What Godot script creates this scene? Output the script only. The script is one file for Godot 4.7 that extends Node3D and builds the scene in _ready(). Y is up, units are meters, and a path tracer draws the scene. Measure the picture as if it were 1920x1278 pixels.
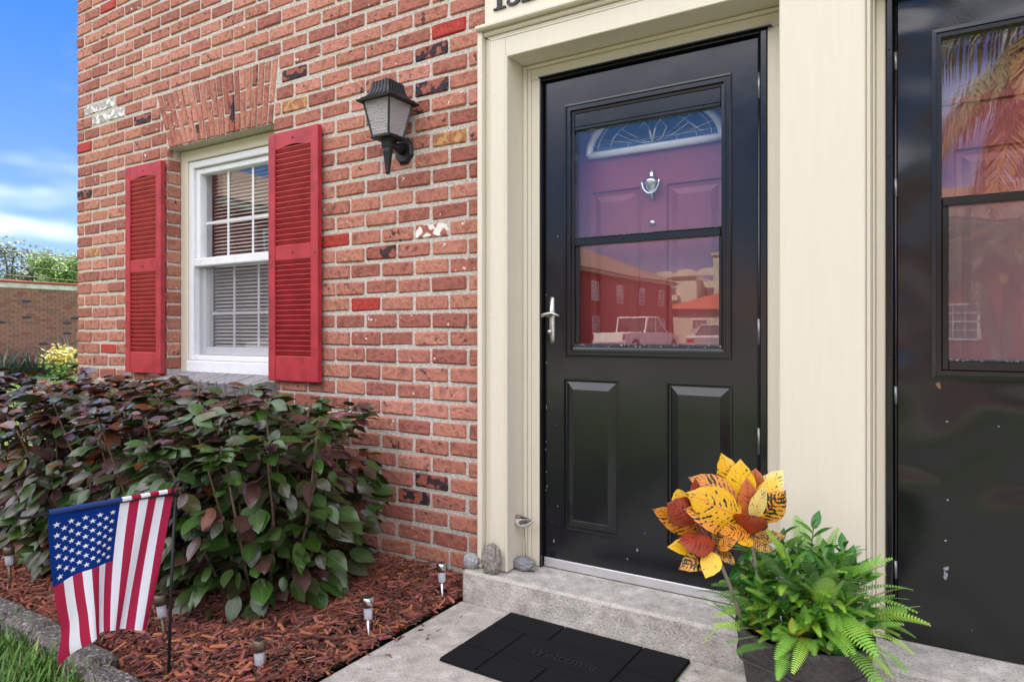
extends Node3D
# A shaded front door in a brick house: metres, y up, the brick face looks along +z, the walkway top is y = 0.

var rng := RandomNumberGenerator.new()
var mats := {}
var taken := {}
var house: Node3D
const FLAT := 0xFFFFFFFF

# ---------------------------------------------------------------- mesh helpers
func st(flat := true) -> SurfaceTool:
	var s := SurfaceTool.new()
	s.begin(Mesh.PRIMITIVE_TRIANGLES)
	s.set_smooth_group(FLAT if flat else 0)
	return s

func face(s: SurfaceTool, p: Array, out: Vector3) -> void:
	var n: Vector3 = (p[1] - p[0]).cross(p[2] - p[0])
	if n.length_squared() < 1e-16 and p.size() > 3:
		n = (p[2] - p[0]).cross(p[3] - p[0])
	var q := p
	if n.dot(out) > 0:
		q = p.duplicate()
		q.reverse()
	for i in range(1, q.size() - 1):
		s.add_vertex(q[0]); s.add_vertex(q[i]); s.add_vertex(q[i + 1])

func face_uv(s: SurfaceTool, p: Array, uv: Array, out: Vector3) -> void:
	var n: Vector3 = (p[1] - p[0]).cross(p[2] - p[0])
	var order := range(p.size())
	if n.dot(out) > 0:
		order.reverse()
	for i in range(1, order.size() - 1):
		for k in [order[0], order[i], order[i + 1]]:
			s.set_uv(uv[k]); s.add_vertex(p[k])

func boxt(s: SurfaceTool, t: Transform3D, size: Vector3, bev := 0.0, jit := 0.0) -> void:
	var h := size / 2
	var b: float = min(bev, min(h.x, min(h.y, h.z)) * 0.9)
	var v := {}
	for sx in [-1, 1]:
		for sy in [-1, 1]:
			for sz in [-1, 1]:
				var j := Vector3.ZERO
				if jit > 0:
					j = Vector3(rng.randf_range(-jit, jit), rng.randf_range(-jit, jit), rng.randf_range(-jit, jit))
				v[[sx, sy, sz, 0]] = t * (Vector3(sx * h.x, sy * (h.y - b), sz * (h.z - b)) + j)
				v[[sx, sy, sz, 1]] = t * (Vector3(sx * (h.x - b), sy * h.y, sz * (h.z - b)) + j)
				v[[sx, sy, sz, 2]] = t * (Vector3(sx * (h.x - b), sy * (h.y - b), sz * h.z) + j)
	var bx := t.basis
	for g in [-1, 1]:
		face(s, [v[[g, -1, -1, 0]], v[[g, 1, -1, 0]], v[[g, 1, 1, 0]], v[[g, -1, 1, 0]]], bx.x * g)
		face(s, [v[[-1, g, -1, 1]], v[[1, g, -1, 1]], v[[1, g, 1, 1]], v[[-1, g, 1, 1]]], bx.y * g)
		face(s, [v[[-1, -1, g, 2]], v[[1, -1, g, 2]], v[[1, 1, g, 2]], v[[-1, 1, g, 2]]], bx.z * g)
	if b <= 0:
		return
	for a in [-1, 1]:
		for c in [-1, 1]:
			face(s, [v[[a, c, -1, 0]], v[[a, c, 1, 0]], v[[a, c, 1, 1]], v[[a, c, -1, 1]]], bx.x * a + bx.y * c)
			face(s, [v[[a, -1, c, 0]], v[[a, 1, c, 0]], v[[a, 1, c, 2]], v[[a, -1, c, 2]]], bx.x * a + bx.z * c)
			face(s, [v[[-1, a, c, 1]], v[[1, a, c, 1]], v[[1, a, c, 2]], v[[-1, a, c, 2]]], bx.y * a + bx.z * c)
			for e in [-1, 1]:
				face(s, [v[[a, c, e, 0]], v[[a, c, e, 1]], v[[a, c, e, 2]]], bx.x * a + bx.y * c + bx.z * e)

func box(s: SurfaceTool, lo: Vector3, hi: Vector3, bev := 0.0) -> void:
	boxt(s, Transform3D(Basis(), (lo + hi) / 2), hi - lo, bev)

func b6(s: SurfaceTool, x0: float, x1: float, y0: float, y1: float, z0: float, z1: float, bev := 0.0) -> void:
	box(s, Vector3(x0, y0, z0), Vector3(x1, y1, z1), bev)

# a flat front (+z) with rectangular holes [x0, y0, x1, y1]
func plate(s: SurfaceTool, x0: float, y0: float, x1: float, y1: float, z: float, holes: Array, out := Vector3.BACK) -> void:
	var xs := [x0, x1]
	var ys := [y0, y1]
	for h in holes:
		for k in [h[0], h[2]]:
			if k > x0 and k < x1 and not xs.has(k): xs.append(k)
		for k in [h[1], h[3]]:
			if k > y0 and k < y1 and not ys.has(k): ys.append(k)
	xs.sort(); ys.sort()
	for i in xs.size() - 1:
		for j in ys.size() - 1:
			var cx: float = (xs[i] + xs[i + 1]) / 2
			var cy: float = (ys[j] + ys[j + 1]) / 2
			var inside := false
			for h in holes:
				if cx > h[0] and cx < h[2] and cy > h[1] and cy < h[3]: inside = true
			if not inside:
				face(s, [Vector3(xs[i], ys[j], z), Vector3(xs[i + 1], ys[j], z), Vector3(xs[i + 1], ys[j + 1], z), Vector3(xs[i], ys[j + 1], z)], out)

# nested rectangles: rings = [[inset, z], ...] from the outside in; the last one is capped if cap
func rings(s: SurfaceTool, x0: float, y0: float, x1: float, y1: float, rs: Array, cap := true) -> void:
	var prev := []
	for r in rs:
		var i: float = r[0]
		var now := [Vector3(x0 + i, y0 + i, r[1]), Vector3(x1 - i, y0 + i, r[1]), Vector3(x1 - i, y1 - i, r[1]), Vector3(x0 + i, y1 - i, r[1])]
		if prev:
			var mid: Vector3 = (now[0] + now[2]) / 2
			for k in 4:
				var q: Vector3 = (prev[k] + prev[(k + 1) % 4]) / 2
				var inward := mid - q
				inward.z = 0
				var out := Vector3(0, 0, 1) * 0.5
				# walls that go down face inwards, walls that come up face outwards
				if now[0].z < prev[0].z: out += inward.normalized() * 0.5
				elif now[0].z > prev[0].z: out -= inward.normalized() * 0.5
				face(s, [prev[k], prev[(k + 1) % 4], now[(k + 1) % 4], now[k]], out)
		prev = now
	if cap and prev:
		face(s, prev, Vector3.BACK)

func tube(s: SurfaceTool, path: Array, radii: Variant, sides := 8, caps := true) -> void:
	var n := path.size()
	var up := Vector3.UP
	var d0: Vector3 = (path[1] - path[0]).normalized()
	if abs(d0.dot(up)) > 0.9: up = Vector3.RIGHT
	var u := d0.cross(up).normalized()
	var loops := []
	for i in n:
		var d: Vector3 = (path[min(i + 1, n - 1)] - path[max(i - 1, 0)]).normalized()
		u = (u - d * u.dot(d)).normalized()
		var w := d.cross(u)
		var r: float = radii if radii is float else radii[i]
		var loop := []
		for k in sides:
			var a := TAU * k / sides
			loop.append(path[i] + (u * cos(a) + w * sin(a)) * r)
		loops.append(loop)
	for i in n - 1:
		var mid: Vector3 = (path[i] + path[i + 1]) / 2
		for k in sides:
			var k2 := (k + 1) % sides
			var q := [loops[i][k], loops[i][k2], loops[i + 1][k2], loops[i + 1][k]]
			face(s, q, (q[0] + q[2]) / 2 - mid)
	if caps:
		face(s, loops[0], path[0] - path[1])
		face(s, loops[n - 1], path[n - 1] - path[n - 2])

# profile of [radius, height] from the bottom up round the y axis
func lathe(s: SurfaceTool, prof: Array, segs := 24, at := Vector3.ZERO, wob := 0.0) -> void:
	for i in prof.size() - 1:
		var a: Array = prof[i]
		var b: Array = prof[i + 1]
		var dn := Vector2(b[1] - a[1], -(b[0] - a[0]))
		for k in segs:
			var t0 := TAU * k / segs
			var t1 := TAU * (k + 1) / segs
			var c0 := Vector3(cos(t0), 0, sin(t0))
			var c1 := Vector3(cos(t1), 0, sin(t1))
			var out := (c0 + c1) * 0.5 * dn.x + Vector3.UP * dn.y
			var q := [at + c0 * a[0] + Vector3.UP * a[1], at + c1 * a[0] + Vector3.UP * a[1], at + c1 * b[0] + Vector3.UP * b[1], at + c0 * b[0] + Vector3.UP * b[1]]
			if a[0] < 1e-6: q = [q[0], q[2], q[3]]
			elif b[0] < 1e-6: q = [q[0], q[1], q[2]]
			face(s, q, out)

func done(s: SurfaceTool) -> ArrayMesh:
	s.generate_normals()
	return s.commit()

# ---------------------------------------------------------------- node helpers
func numbered(n: String) -> String:
	var k: int = taken.get(n, 0)
	taken[n] = k + 1
	return n if k == 0 else "%s_%03d" % [n, k]

func put(called: String, m: Mesh, material: Material, parent: Node, at := Transform3D()) -> MeshInstance3D:
	var o := MeshInstance3D.new()
	o.name = numbered(called) if parent == self else called
	o.mesh = m
	if material: o.material_override = material
	o.transform = at
	parent.add_child(o, true)
	return o

func part(called: String, s: SurfaceTool, material: Material, parent: Node, at := Transform3D()) -> MeshInstance3D:
	return put(called, done(s), material, parent, at)

func tag(o: Node, label: String, category := "", group := "", kind := "") -> Node:
	if label: o.set_meta("label", label)
	if category: o.set_meta("category", category)
	if group: o.set_meta("group", group)
	if kind: o.set_meta("kind", kind)
	return o

func thing(called: String, at: Vector3, label: String, category: String, group := "", turn := 0.0) -> Node3D:
	var o := Node3D.new()
	o.name = numbered(called)
	add_child(o)
	o.position = at
	o.rotation.y = turn
	tag(o, label, category, group)
	return o

# ---------------------------------------------------------------- material helpers
func lin(r: float, g: float, b: float, a := 1.0) -> Color:
	var c := Color(r, g, b).linear_to_srgb()
	c.a = a
	return c

func mat(c: Color, rough := 0.7, metal := 0.0, spec := 0.5) -> StandardMaterial3D:
	var m := StandardMaterial3D.new()
	m.albedo_color = c
	m.roughness = rough
	m.metallic = metal
	m.metallic_specular = spec
	return m

func noise(kind: int, freq: float, octaves: int, sd: int, gain := 0.5) -> FastNoiseLite:
	var n := FastNoiseLite.new()
	n.noise_type = kind as FastNoiseLite.NoiseType
	n.frequency = freq
	n.fractal_octaves = octaves
	n.fractal_gain = gain
	n.seed = sd
	return n

# a seamless noise picture; stops = [[offset, colour], ...] turn the noise into colours (sRGB)
func tex(n: FastNoiseLite, stops: Array, size := 512) -> NoiseTexture2D:
	var t := NoiseTexture2D.new()
	t.width = size
	t.height = size
	t.seamless = true
	t.noise = n
	if stops:
		var g := Gradient.new()
		var offs := PackedFloat32Array()
		var cols := PackedColorArray()
		for s in stops:
			offs.append(s[0]); cols.append(s[1])
		g.offsets = offs
		g.colors = cols
		t.color_ramp = g
	return t

func grey(v: float, a := 1.0) -> Color:
	return Color(v, v, v, a)

func tri(m: StandardMaterial3D, scale: float, world := true, sharp := 4.0) -> StandardMaterial3D:
	m.uv1_triplanar = true
	m.uv1_world_triplanar = world
	m.uv1_scale = Vector3.ONE * scale
	m.uv1_triplanar_sharpness = sharp
	return m

func detail(m: StandardMaterial3D, t: Texture2D, scale: float, world := true) -> StandardMaterial3D:
	m.detail_enabled = true
	m.detail_albedo = t
	m.detail_blend_mode = BaseMaterial3D.BLEND_MODE_MIX
	m.detail_uv_layer = BaseMaterial3D.DETAIL_UV_2
	m.uv2_triplanar = true
	m.uv2_world_triplanar = world
	m.uv2_scale = Vector3.ONE * scale
	return m

func relief(m: StandardMaterial3D, t: Texture2D, cm: float) -> StandardMaterial3D:
	m.heightmap_enabled = true
	m.heightmap_texture = t
	m.heightmap_scale = cm
	return m

# ---------------------------------------------------------------- camera, sky, sun
const CLOUD_SEED := 1107

func _ready() -> void:
	rng.seed = 4711
	var cam := Camera3D.new()
	cam.name = "camera"
	add_child(cam)
	cam.position = Vector3(1.413, 1.10, 2.4835)
	cam.rotation = Vector3(0, deg_to_rad(32.0), 0)
	cam.projection = Camera3D.PROJECTION_FRUSTUM
	cam.near = 0.05
	cam.far = 600.0
	cam.size = 0.05 * 1278.0 / 1280.0
	cam.frustum_offset = Vector2(0, -0.05 * 17.0 / 1280.0)
	cam.current = true

	var env := Environment.new()
	env.tonemap_mode = Environment.TONE_MAPPER_LINEAR
	env.tonemap_exposure = 2.85
	env.background_mode = Environment.BG_SKY
	var sm := ProceduralSkyMaterial.new()
	sm.sky_top_color = lin(0.005, 0.085, 0.34)
	sm.sky_horizon_color = lin(0.25, 0.36, 0.47)
	sm.sky_curve = 0.13
	sm.ground_bottom_color = lin(0.2, 0.19, 0.17)
	sm.ground_horizon_color = lin(0.4, 0.42, 0.44)
	sm.sky_cover = cloud_cover()
	sm.sky_cover_modulate = Color(1.3, 1.3, 1.3, 1)
	env.sky = Sky.new()
	env.sky.sky_material = sm
	env.sdfgi_enabled = true
	env.ssao_enabled = true
	env.ssil_enabled = true
	var we := WorldEnvironment.new()
	we.name = "world_environment"
	we.environment = env
	add_child(we)

	var sun := DirectionalLight3D.new()
	sun.name = "sun"
	sun.light_energy = 1.6
	sun.light_color = Color(1.0, 0.95, 0.86)
	sun.light_angular_distance = 0.5
	sun.shadow_enabled = true
	add_child(sun)
	# the sun stands behind the house, a little to the left of it, so that the front lies in the shade
	sun.look_at_from_position(Vector3(-0.42, 1.05, -0.62), Vector3.ZERO)

	make_materials()
	make_ground()
	make_house()
	make_surroundings()
	make_porch_things()
	make_plants()

# broken fair-weather cloud and thin wisps spread over the whole sky
func cloud_at(d: Vector3, n: FastNoiseLite, n2: FastNoiseLite) -> float:
	var p := d / (d.y + 0.22)
	var v := 0.75 * n.get_noise_3d(p.x * 0.9 + p.z * 0.3, p.z * 0.6, 3.1) + 0.75 * n2.get_noise_3d(p.x * 0.42, p.z * 0.42, 9.0)
	var k: float = clamp((v + 0.16) * 1.7, 0.0, 1.0)
	return k * k * (3 - 2 * k) * 0.75

func cloud_cover() -> ImageTexture:
	var w := 1024
	var h := 512
	var im := Image.create(w, h, false, Image.FORMAT_RGBA8)
	var n := noise(FastNoiseLite.TYPE_SIMPLEX_SMOOTH, 1.0, 5, CLOUD_SEED, 0.55)
	var n2 := noise(FastNoiseLite.TYPE_SIMPLEX_SMOOTH, 1.0, 2, CLOUD_SEED + 1, 0.5)
	for y in h:
		var el := (0.5 - (y + 0.5) / h) * PI
		for x in w:
			var a := (x + 0.5) / w * TAU
			if el < 0:
				im.set_pixel(x, y, Color(1, 1, 1, 0))
				continue
			var d := Vector3(sin(a) * cos(el), sin(el), -cos(a) * cos(el))
			im.set_pixel(x, y, Color(1.0, 0.965, 0.91, cloud_at(d, n, n2)))
	return ImageTexture.create_from_image(im)

# ---------------------------------------------------------------- materials
func make_materials() -> void:
	var S := FastNoiseLite.TYPE_SIMPLEX_SMOOTH
	var fine := tex(noise(S, 0.06, 5, 1, 0.6), [[0.0, grey(0.72)], [0.5, grey(0.9)], [1.0, grey(1.0)]])
	var soft := tex(noise(S, 0.012, 4, 2), [[0.0, grey(0.80)], [0.5, grey(0.94)], [1.0, grey(1.0)]])
	var rough_n := noise(S, 0.022, 4, 3, 0.55)
	rough_n.fractal_type = FastNoiseLite.FRACTAL_RIDGED
	rough_n.domain_warp_enabled = true
	rough_n.domain_warp_amplitude = 18.0
	rough_n.domain_warp_frequency = 0.02
	var crease := tex(rough_n, [[0.0, grey(0.25)], [0.6, grey(0.6)], [0.78, grey(0.65)], [1.0, grey(1.0)]])
	var grain := tex(noise(S, 0.12, 4, 5, 0.6), [])
	mats.grain = grain
	var specks := tex(noise(S, 0.035, 3, 11, 0.6), [[0.0, Color(0.86, 0.84, 0.80, 0)], [0.85, Color(0.86, 0.84, 0.80, 0)], [0.88, Color(0.88, 0.86, 0.83, 0.95)], [1.0, Color(0.9, 0.89, 0.87, 1)]])
	var few := tex(noise(S, 0.035, 3, 12, 0.6), [[0.0, Color(0.82, 0.78, 0.74, 0)], [0.90, Color(0.82, 0.78, 0.74, 0)], [0.93, Color(0.82, 0.78, 0.74, 0.85)], [1.0, Color(0.85, 0.82, 0.8, 0.9)]])
	var burnt := tex(noise(S, 0.016, 4, 13, 0.55), [[0.0, Color(0.10, 0.10, 0.13, 0)], [0.50, Color(0.10, 0.10, 0.13, 0)], [0.54, Color(0.12, 0.12, 0.16, 0.95)], [1.0, Color(0.15, 0.15, 0.2, 1)]])
	var soot := tex(noise(S, 0.03, 4, 14, 0.6), [[0.0, Color(0.14, 0.12, 0.14, 0)], [0.72, Color(0.14, 0.12, 0.14, 0)], [0.8, Color(0.14, 0.12, 0.14, 0.8)], [1.0, Color(0.12, 0.11, 0.13, 0.9)]])
	var buff := tex(noise(S, 0.02, 4, 15), [[0.0, Color(0.78, 0.60, 0.32, 0)], [0.42, Color(0.78, 0.60, 0.32, 0)], [0.55, Color(0.74, 0.57, 0.36, 0.75)], [1.0, Color(0.78, 0.62, 0.42, 0.85)]])
	var lime := tex(noise(S, 0.018, 4, 16), [[0.0, Color(0.88, 0.86, 0.82, 0)], [0.5, Color(0.88, 0.86, 0.82, 0)], [0.56, Color(0.88, 0.86, 0.82, 0.95)], [1.0, Color(0.92, 0.9, 0.88, 1)]])
	var tints := [lin(0.508, 0.205, 0.139), lin(0.443, 0.165, 0.114), lin(0.583, 0.251, 0.177), lin(0.389, 0.137, 0.098), lin(0.486, 0.192, 0.135), lin(0.540, 0.228, 0.150)]
	var creased := tex(rough_n, [[0.0, grey(0.60)], [0.45, grey(0.84)], [0.6, grey(0.88)], [0.8, grey(0.93)], [1.0, grey(1.0)]])
	mats.bricks = []
	for i in 12:
		var m := mat(tints[i % 6], 0.86, 0.0, 0.35)
		m.albedo_texture = creased
		tri(m, 1.0 + 0.07 * i)
		m.uv1_offset = Vector3(0.13 * i, 0.29 * i, 0.0)
		relief(m, crease, 1.1)
		detail(m, [few, specks, soot, few][i % 4], 1.0)
		m.uv2_offset = Vector3(0.31 * i, 0.17 * i, 0.4)
		mats.bricks.append(m)
	var odd := func(c: Color, d: Texture2D) -> StandardMaterial3D:
		var m := mat(c, 0.8, 0.0, 0.4)
		m.albedo_texture = fine
		tri(m, 1.3)
		relief(m, crease, 0.8)
		detail(m, d, 1.4)
		return m
	mats.brick_burnt = odd.call(lin(0.38, 0.115, 0.07), burnt)
	mats.brick_red = odd.call(lin(0.46, 0.05, 0.035), few)
	mats.brick_buff = odd.call(lin(0.42, 0.17, 0.09), buff)
	mats.brick_lime = odd.call(lin(0.40, 0.13, 0.085), lime)
	mats.brick_grey = odd.call(lin(0.42, 0.41, 0.38), lime)
	mats.brick_sill = odd.call(lin(0.34, 0.32, 0.32), few)
	mats.mortar = relief(tri(mat(lin(0.66, 0.61, 0.53), 0.95, 0, 0.2), 1.6), grain, 0.5)
	mats.mortar.albedo_texture = fine

	var streak := tex(noise(S, 0.02, 4, 21), [[0.0, grey(0.955)], [0.5, grey(0.985)], [1.0, grey(1.0)]])
	var flake := tex(noise(S, 0.05, 4, 22, 0.65), [[0.0, Color(0.45, 0.42, 0.36, 0)], [0.90, Color(0.45, 0.42, 0.36, 0)], [0.94, Color(0.42, 0.39, 0.33, 0.8)], [1.0, Color(0.35, 0.32, 0.28, 0.9)]])
	mats.cream = detail(tri(mat(lin(0.66, 0.605, 0.475), 0.42, 0, 0.45), 0.35), flake, 1.1)
	mats.cream.uv1_scale = Vector3(3.0, 0.30, 3.0)
	mats.cream.albedo_texture = tex(noise(S, 0.02, 4, 25), [[0.0, grey(0.98)], [0.5, grey(0.99)], [1.0, grey(1.0)]])
	relief(mats.cream, streak, 0.003)
	mats.white = tri(mat(lin(0.78, 0.79, 0.80), 0.35), 1.0)
	mats.white.albedo_texture = streak
	mats.shutter = tri(mat(lin(0.45, 0.036, 0.046), 0.45, 0, 0.45), 1.2)
	mats.shutter.albedo_texture = soft
	mats.screw = mat(lin(0.16, 0.02, 0.025), 0.5)

	# painted steel of the storm doors, with chips down to the white primer
	var chips := tex(noise(S, 0.09, 3, 23, 0.6), [[0.0, Color(0.7, 0.72, 0.74, 0)], [0.972, Color(0.7, 0.72, 0.74, 0)], [0.98, Color(0.75, 0.77, 0.8, 0.95)], [1.0, Color(0.85, 0.86, 0.88, 1)]])
	var dull := tex(noise(S, 0.008, 5, 24, 0.6), [[0.0, grey(0.55)], [0.5, grey(0.8)], [1.0, grey(1.0)]])
	mats.black = detail(tri(mat(lin(0.009, 0.010, 0.011), 0.42, 0, 0.5), 0.7), chips, 0.9)
	mats.black.roughness_texture = dull
	mats.black.roughness = 0.22
	relief(mats.black, soft, 0.16)
	mats.black_dented = detail(tri(mat(lin(0.009, 0.0095, 0.010), 0.4, 0, 0.5), 0.7), chips, 0.75)
	mats.black_dented.roughness_texture = dull
	mats.black_dented.roughness = 0.24
	relief(mats.black_dented, tex(noise(S, 0.006, 2, 29), []), 2.4)
	mats.black_worn = detail(tri(mat(lin(0.016, 0.017, 0.019), 0.5), 1.7), tex(noise(S, 0.06, 4, 27, 0.65), [[0.0, Color(0.8, 0.82, 0.85, 0)], [0.74, Color(0.8, 0.82, 0.85, 0)], [0.79, Color(0.8, 0.82, 0.85, 0.95)], [1.0, Color(0.9, 0.9, 0.92, 1)]]), 2.6)
	mats.metal = mat(lin(0.55, 0.55, 0.53), 0.34, 1.0)
	mats.nickel = mat(lin(0.50, 0.48, 0.43), 0.3, 1.0)
	mats.silver = mat(lin(0.62, 0.62, 0.60), 0.22, 1.0)
	mats.alu = tri(mat(lin(0.66, 0.66, 0.65), 0.45, 0.7), 1.5)
	mats.alu.albedo_texture = streak
	mats.rubber = mat(lin(0.006, 0.006, 0.007), 0.6)
	mats.iron = relief(tri(mat(lin(0.006, 0.007, 0.009), 0.5), 4.0), grain, 0.1)
	mats.red_door = tri(mat(lin(0.21, 0.016, 0.020), 0.45), 1.0)
	mats.red_door.albedo_texture = streak
	var g := mat(Color(1, 1, 1, 0.0), 0.0)
	g.transparency = BaseMaterial3D.TRANSPARENCY_ALPHA
	relief(tri(g, 1.0), tex(noise(S, 0.004, 1, 77), []), 0.035)
	mats.glass = g
	var og := mat(lin(0.72, 0.69, 0.70, 0.55), 0.12)
	og.transparency = BaseMaterial3D.TRANSPARENCY_ALPHA
	relief(tri(og, 7.0), tex(noise(FastNoiseLite.TYPE_CELLULAR, 0.03, 2, 31), []), 1.2)
	mats.hammered = og
	var scr := mat(lin(0.16, 0.16, 0.17, 0.32), 0.9)
	scr.transparency = BaseMaterial3D.TRANSPARENCY_ALPHA
	mats.screen = scr
	mats.blind = mat(lin(0.70, 0.69, 0.64), 0.5)
	mats.room = mat(lin(0.55, 0.52, 0.46), 0.9)
	mats.shingle = relief(tri(mat(lin(0.30, 0.22, 0.16), 0.95), 0.4), fine, 1.0)
	mats.shingle.albedo_texture = fine
	mats.far_brick = tri(mat(lin(0.33, 0.085, 0.06), 0.9), 0.7)
	mats.far_brick.albedo_texture = fine
	mats.stucco = tri(mat(lin(0.74, 0.70, 0.60), 0.9), 0.6)
	mats.stucco.albedo_texture = soft

	# concrete: pale, speckled with sand and stained
	var sand := tex(noise(S, 0.16, 4, 41, 0.7), [[0.0, grey(0.55)], [0.35, grey(0.84)], [0.7, grey(0.95)], [1.0, grey(1.0)]])
	var stain := tex(noise(S, 0.012, 5, 42, 0.6), [[0.0, Color(0.40, 0.38, 0.35, 0.5)], [0.30, Color(0.46, 0.44, 0.42, 0.3)], [0.46, Color(0.5, 0.49, 0.47, 0.0)], [0.60, Color(0.84, 0.82, 0.78, 0.0)], [0.74, Color(0.84, 0.82, 0.79, 0.35)], [1.0, Color(0.88, 0.86, 0.83, 0.55)]], 1024)
	mats.concrete = detail(relief(tri(mat(lin(0.56, 0.515, 0.44), 0.92, 0, 0.3), 1.4), sand, 0.5), stain, 0.8)
	mats.concrete.albedo_texture = sand
	mats.step = detail(relief(tri(mat(lin(0.57, 0.53, 0.46), 0.9, 0, 0.3), 1.1), sand, 0.8), stain, 0.9)
	mats.step.albedo_texture = sand
	mats.asphalt = tri(mat(lin(0.30, 0.29, 0.27), 0.95), 0.5)
	mats.asphalt.albedo_texture = sand
	var earth := tex(noise(S, 0.05, 5, 43, 0.6), [[0.0, grey(0.5)], [0.5, grey(0.8)], [1.0, grey(1.0)]])
	mats.soil = relief(tri(mat(lin(0.060, 0.028, 0.020), 1.0, 0, 0.2), 2.0), earth, 3.0)
	mats.soil.albedo_texture = earth
	mats.turf = relief(tri(mat(lin(0.11, 0.19, 0.035), 1.0, 0, 0.2), 0.7), earth, 3.0)
	mats.turf.albedo_texture = earth
	mats.stone_edge = detail(relief(tri(mat(lin(0.15, 0.125, 0.10), 0.95), 2.2), earth, 1.5), stain, 3.0)
	mats.stone_edge.albedo_texture = earth
	mats.primer = tri(mat(lin(0.34, 0.35, 0.37), 0.6), 6.0)
	mats.primer.albedo_texture = earth
	mats.rust = tri(mat(lin(0.30, 0.15, 0.06), 0.9), 9.0)
	mats.rust.albedo_texture = earth
	mats.lead = mat(lin(0.62, 0.62, 0.60), 0.25, 0.9)
	mats.fan_glass = mat(lin(0.05, 0.07, 0.10), 0.06, 0.0, 0.8)
	mats.mortar_old = tri(mat(lin(0.36, 0.30, 0.24), 0.95), 1.2)
	mats.mortar_old.albedo_texture = fine
	mats.bird_brown = tri(mat(lin(0.20, 0.16, 0.12), 0.8), 20.0)
	mats.bird_wing = tri(mat(lin(0.30, 0.27, 0.22), 0.8), 14.0)
	mats.bird_wing.albedo_texture = tex(noise(FastNoiseLite.TYPE_CELLULAR, 0.06, 1, 61), [[0.0, grey(0.1)], [0.45, grey(0.15)], [0.55, grey(1.0)], [1.0, grey(1.0)]])
	mats.worn_steel = mat(lin(0.22, 0.22, 0.22), 0.4, 0.8)

# ---------------------------------------------------------------- ground
func structure(called: String, s: SurfaceTool, m: Material) -> MeshInstance3D:
	var o := part(called, s, m, self)
	o.set_meta("kind", "structure")
	return o

func make_ground() -> void:
	var s := st()
	face(s, [Vector3(-300, -0.09, -300), Vector3(300, -0.09, -300), Vector3(300, -0.09, 300), Vector3(-300, -0.09, 300)], Vector3.UP)
	structure("ground", s, mats.turf)
	s = st()
	b6(s, -0.245, 9.0, -0.16, 0.0, 0.223, 3.4, 0.006)
	structure("walkway", s, mats.concrete)
	s = st()
	b6(s, -0.248, 9.0, -0.16, 0.1245, -0.02, 0.218, 0.010)
	structure("step", s, mats.step)
	# the sunlit parking court opposite
	s = st()
	b6(s, -15.0, 30.0, -0.2, -0.03, 9.0, 26.5)
	b6(s, -15.0, -3.0, -0.2, -0.03, 26.5, 74.0)
	structure("parking_court", s, mats.asphalt)
	s = st()
	b6(s, -15.2, 30.0, -0.2, 0.06, 8.8, 8.995, 0.02)
	structure("kerb", s, mats.concrete)
	# the planting bed: a low uneven mound of earth
	s = st(false)
	var n := noise(FastNoiseLite.TYPE_SIMPLEX_SMOOTH, 2.2, 3, 51)
	var nx := 60
	var nz := 26
	var pt := func(i: int, j: int) -> Vector3:
		var x := lerpf(-3.62, -0.262, float(i) / nx)
		var z := lerpf(0.02, bed_front(x), float(j) / nz)
		return Vector3(x, bed_height(x, z, n), z)
	for i in nx:
		for j in nz:
			face(s, [pt.call(i, j), pt.call(i + 1, j), pt.call(i + 1, j + 1), pt.call(i, j + 1)], Vector3.UP)
	structure("mulch_bed", s, mats.soil)

func bed_front(x: float) -> float:
	# the bed ends in a line that swings out towards the walk
	return 1.27 + 0.06 * smoothstep(-1.1, -0.6, x) + 0.35 * smoothstep(-0.7, -0.26, x)

func bed_height(x: float, z: float, n: FastNoiseLite) -> float:
	var e: float = smoothstep(-0.262, -0.42, x)
	return 0.0 + 0.035 * e * smoothstep(bed_front(x), bed_front(x) - 0.3, z) + 0.016 * n.get_noise_2d(x, z)

# ---------------------------------------------------------------- the house
const WZ := 0.06            # brick face
const OX0 := -2.605         # window opening
const OX1 := -1.610
const OY0 := 0.85
const OY1 := 2.222

func cam_area(p: Vector3) -> float:
	var q := p - Vector3(1.413, 1.10, 2.4835)
	var th := deg_to_rad(32.0)
	var f := Vector3(-sin(th), 0, -cos(th))
	var r := Vector3(cos(th), 0, -sin(th))
	var d := q.dot(f)
	var u := 960 + 1280 * q.dot(r) / d
	var v := 622 - 1280 * q.y / d
	if u < 100 or u > 920 or v < -20 or v > 1300: return 0.0
	return 1.0 / d

func make_house() -> void:
	house = thing("brick_house", Vector3.ZERO, "red brick house with black storm doors, red louvred shutters and cream door surround", "house")
	make_wall()
	make_window()
	for a in [[-2.980, -2.590], [-1.598, -1.222]]: make_shutter(a[0], a[1])
	make_surround()
	make_storm_door()
	make_second_door()
	make_shell()

func arch_left(y: float) -> float: return lerpf(-2.565, -2.715, (y - OY1) / 0.345)
func arch_right(y: float) -> float: return lerpf(-1.622, -1.575, (y - OY1) / 0.345)

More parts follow.
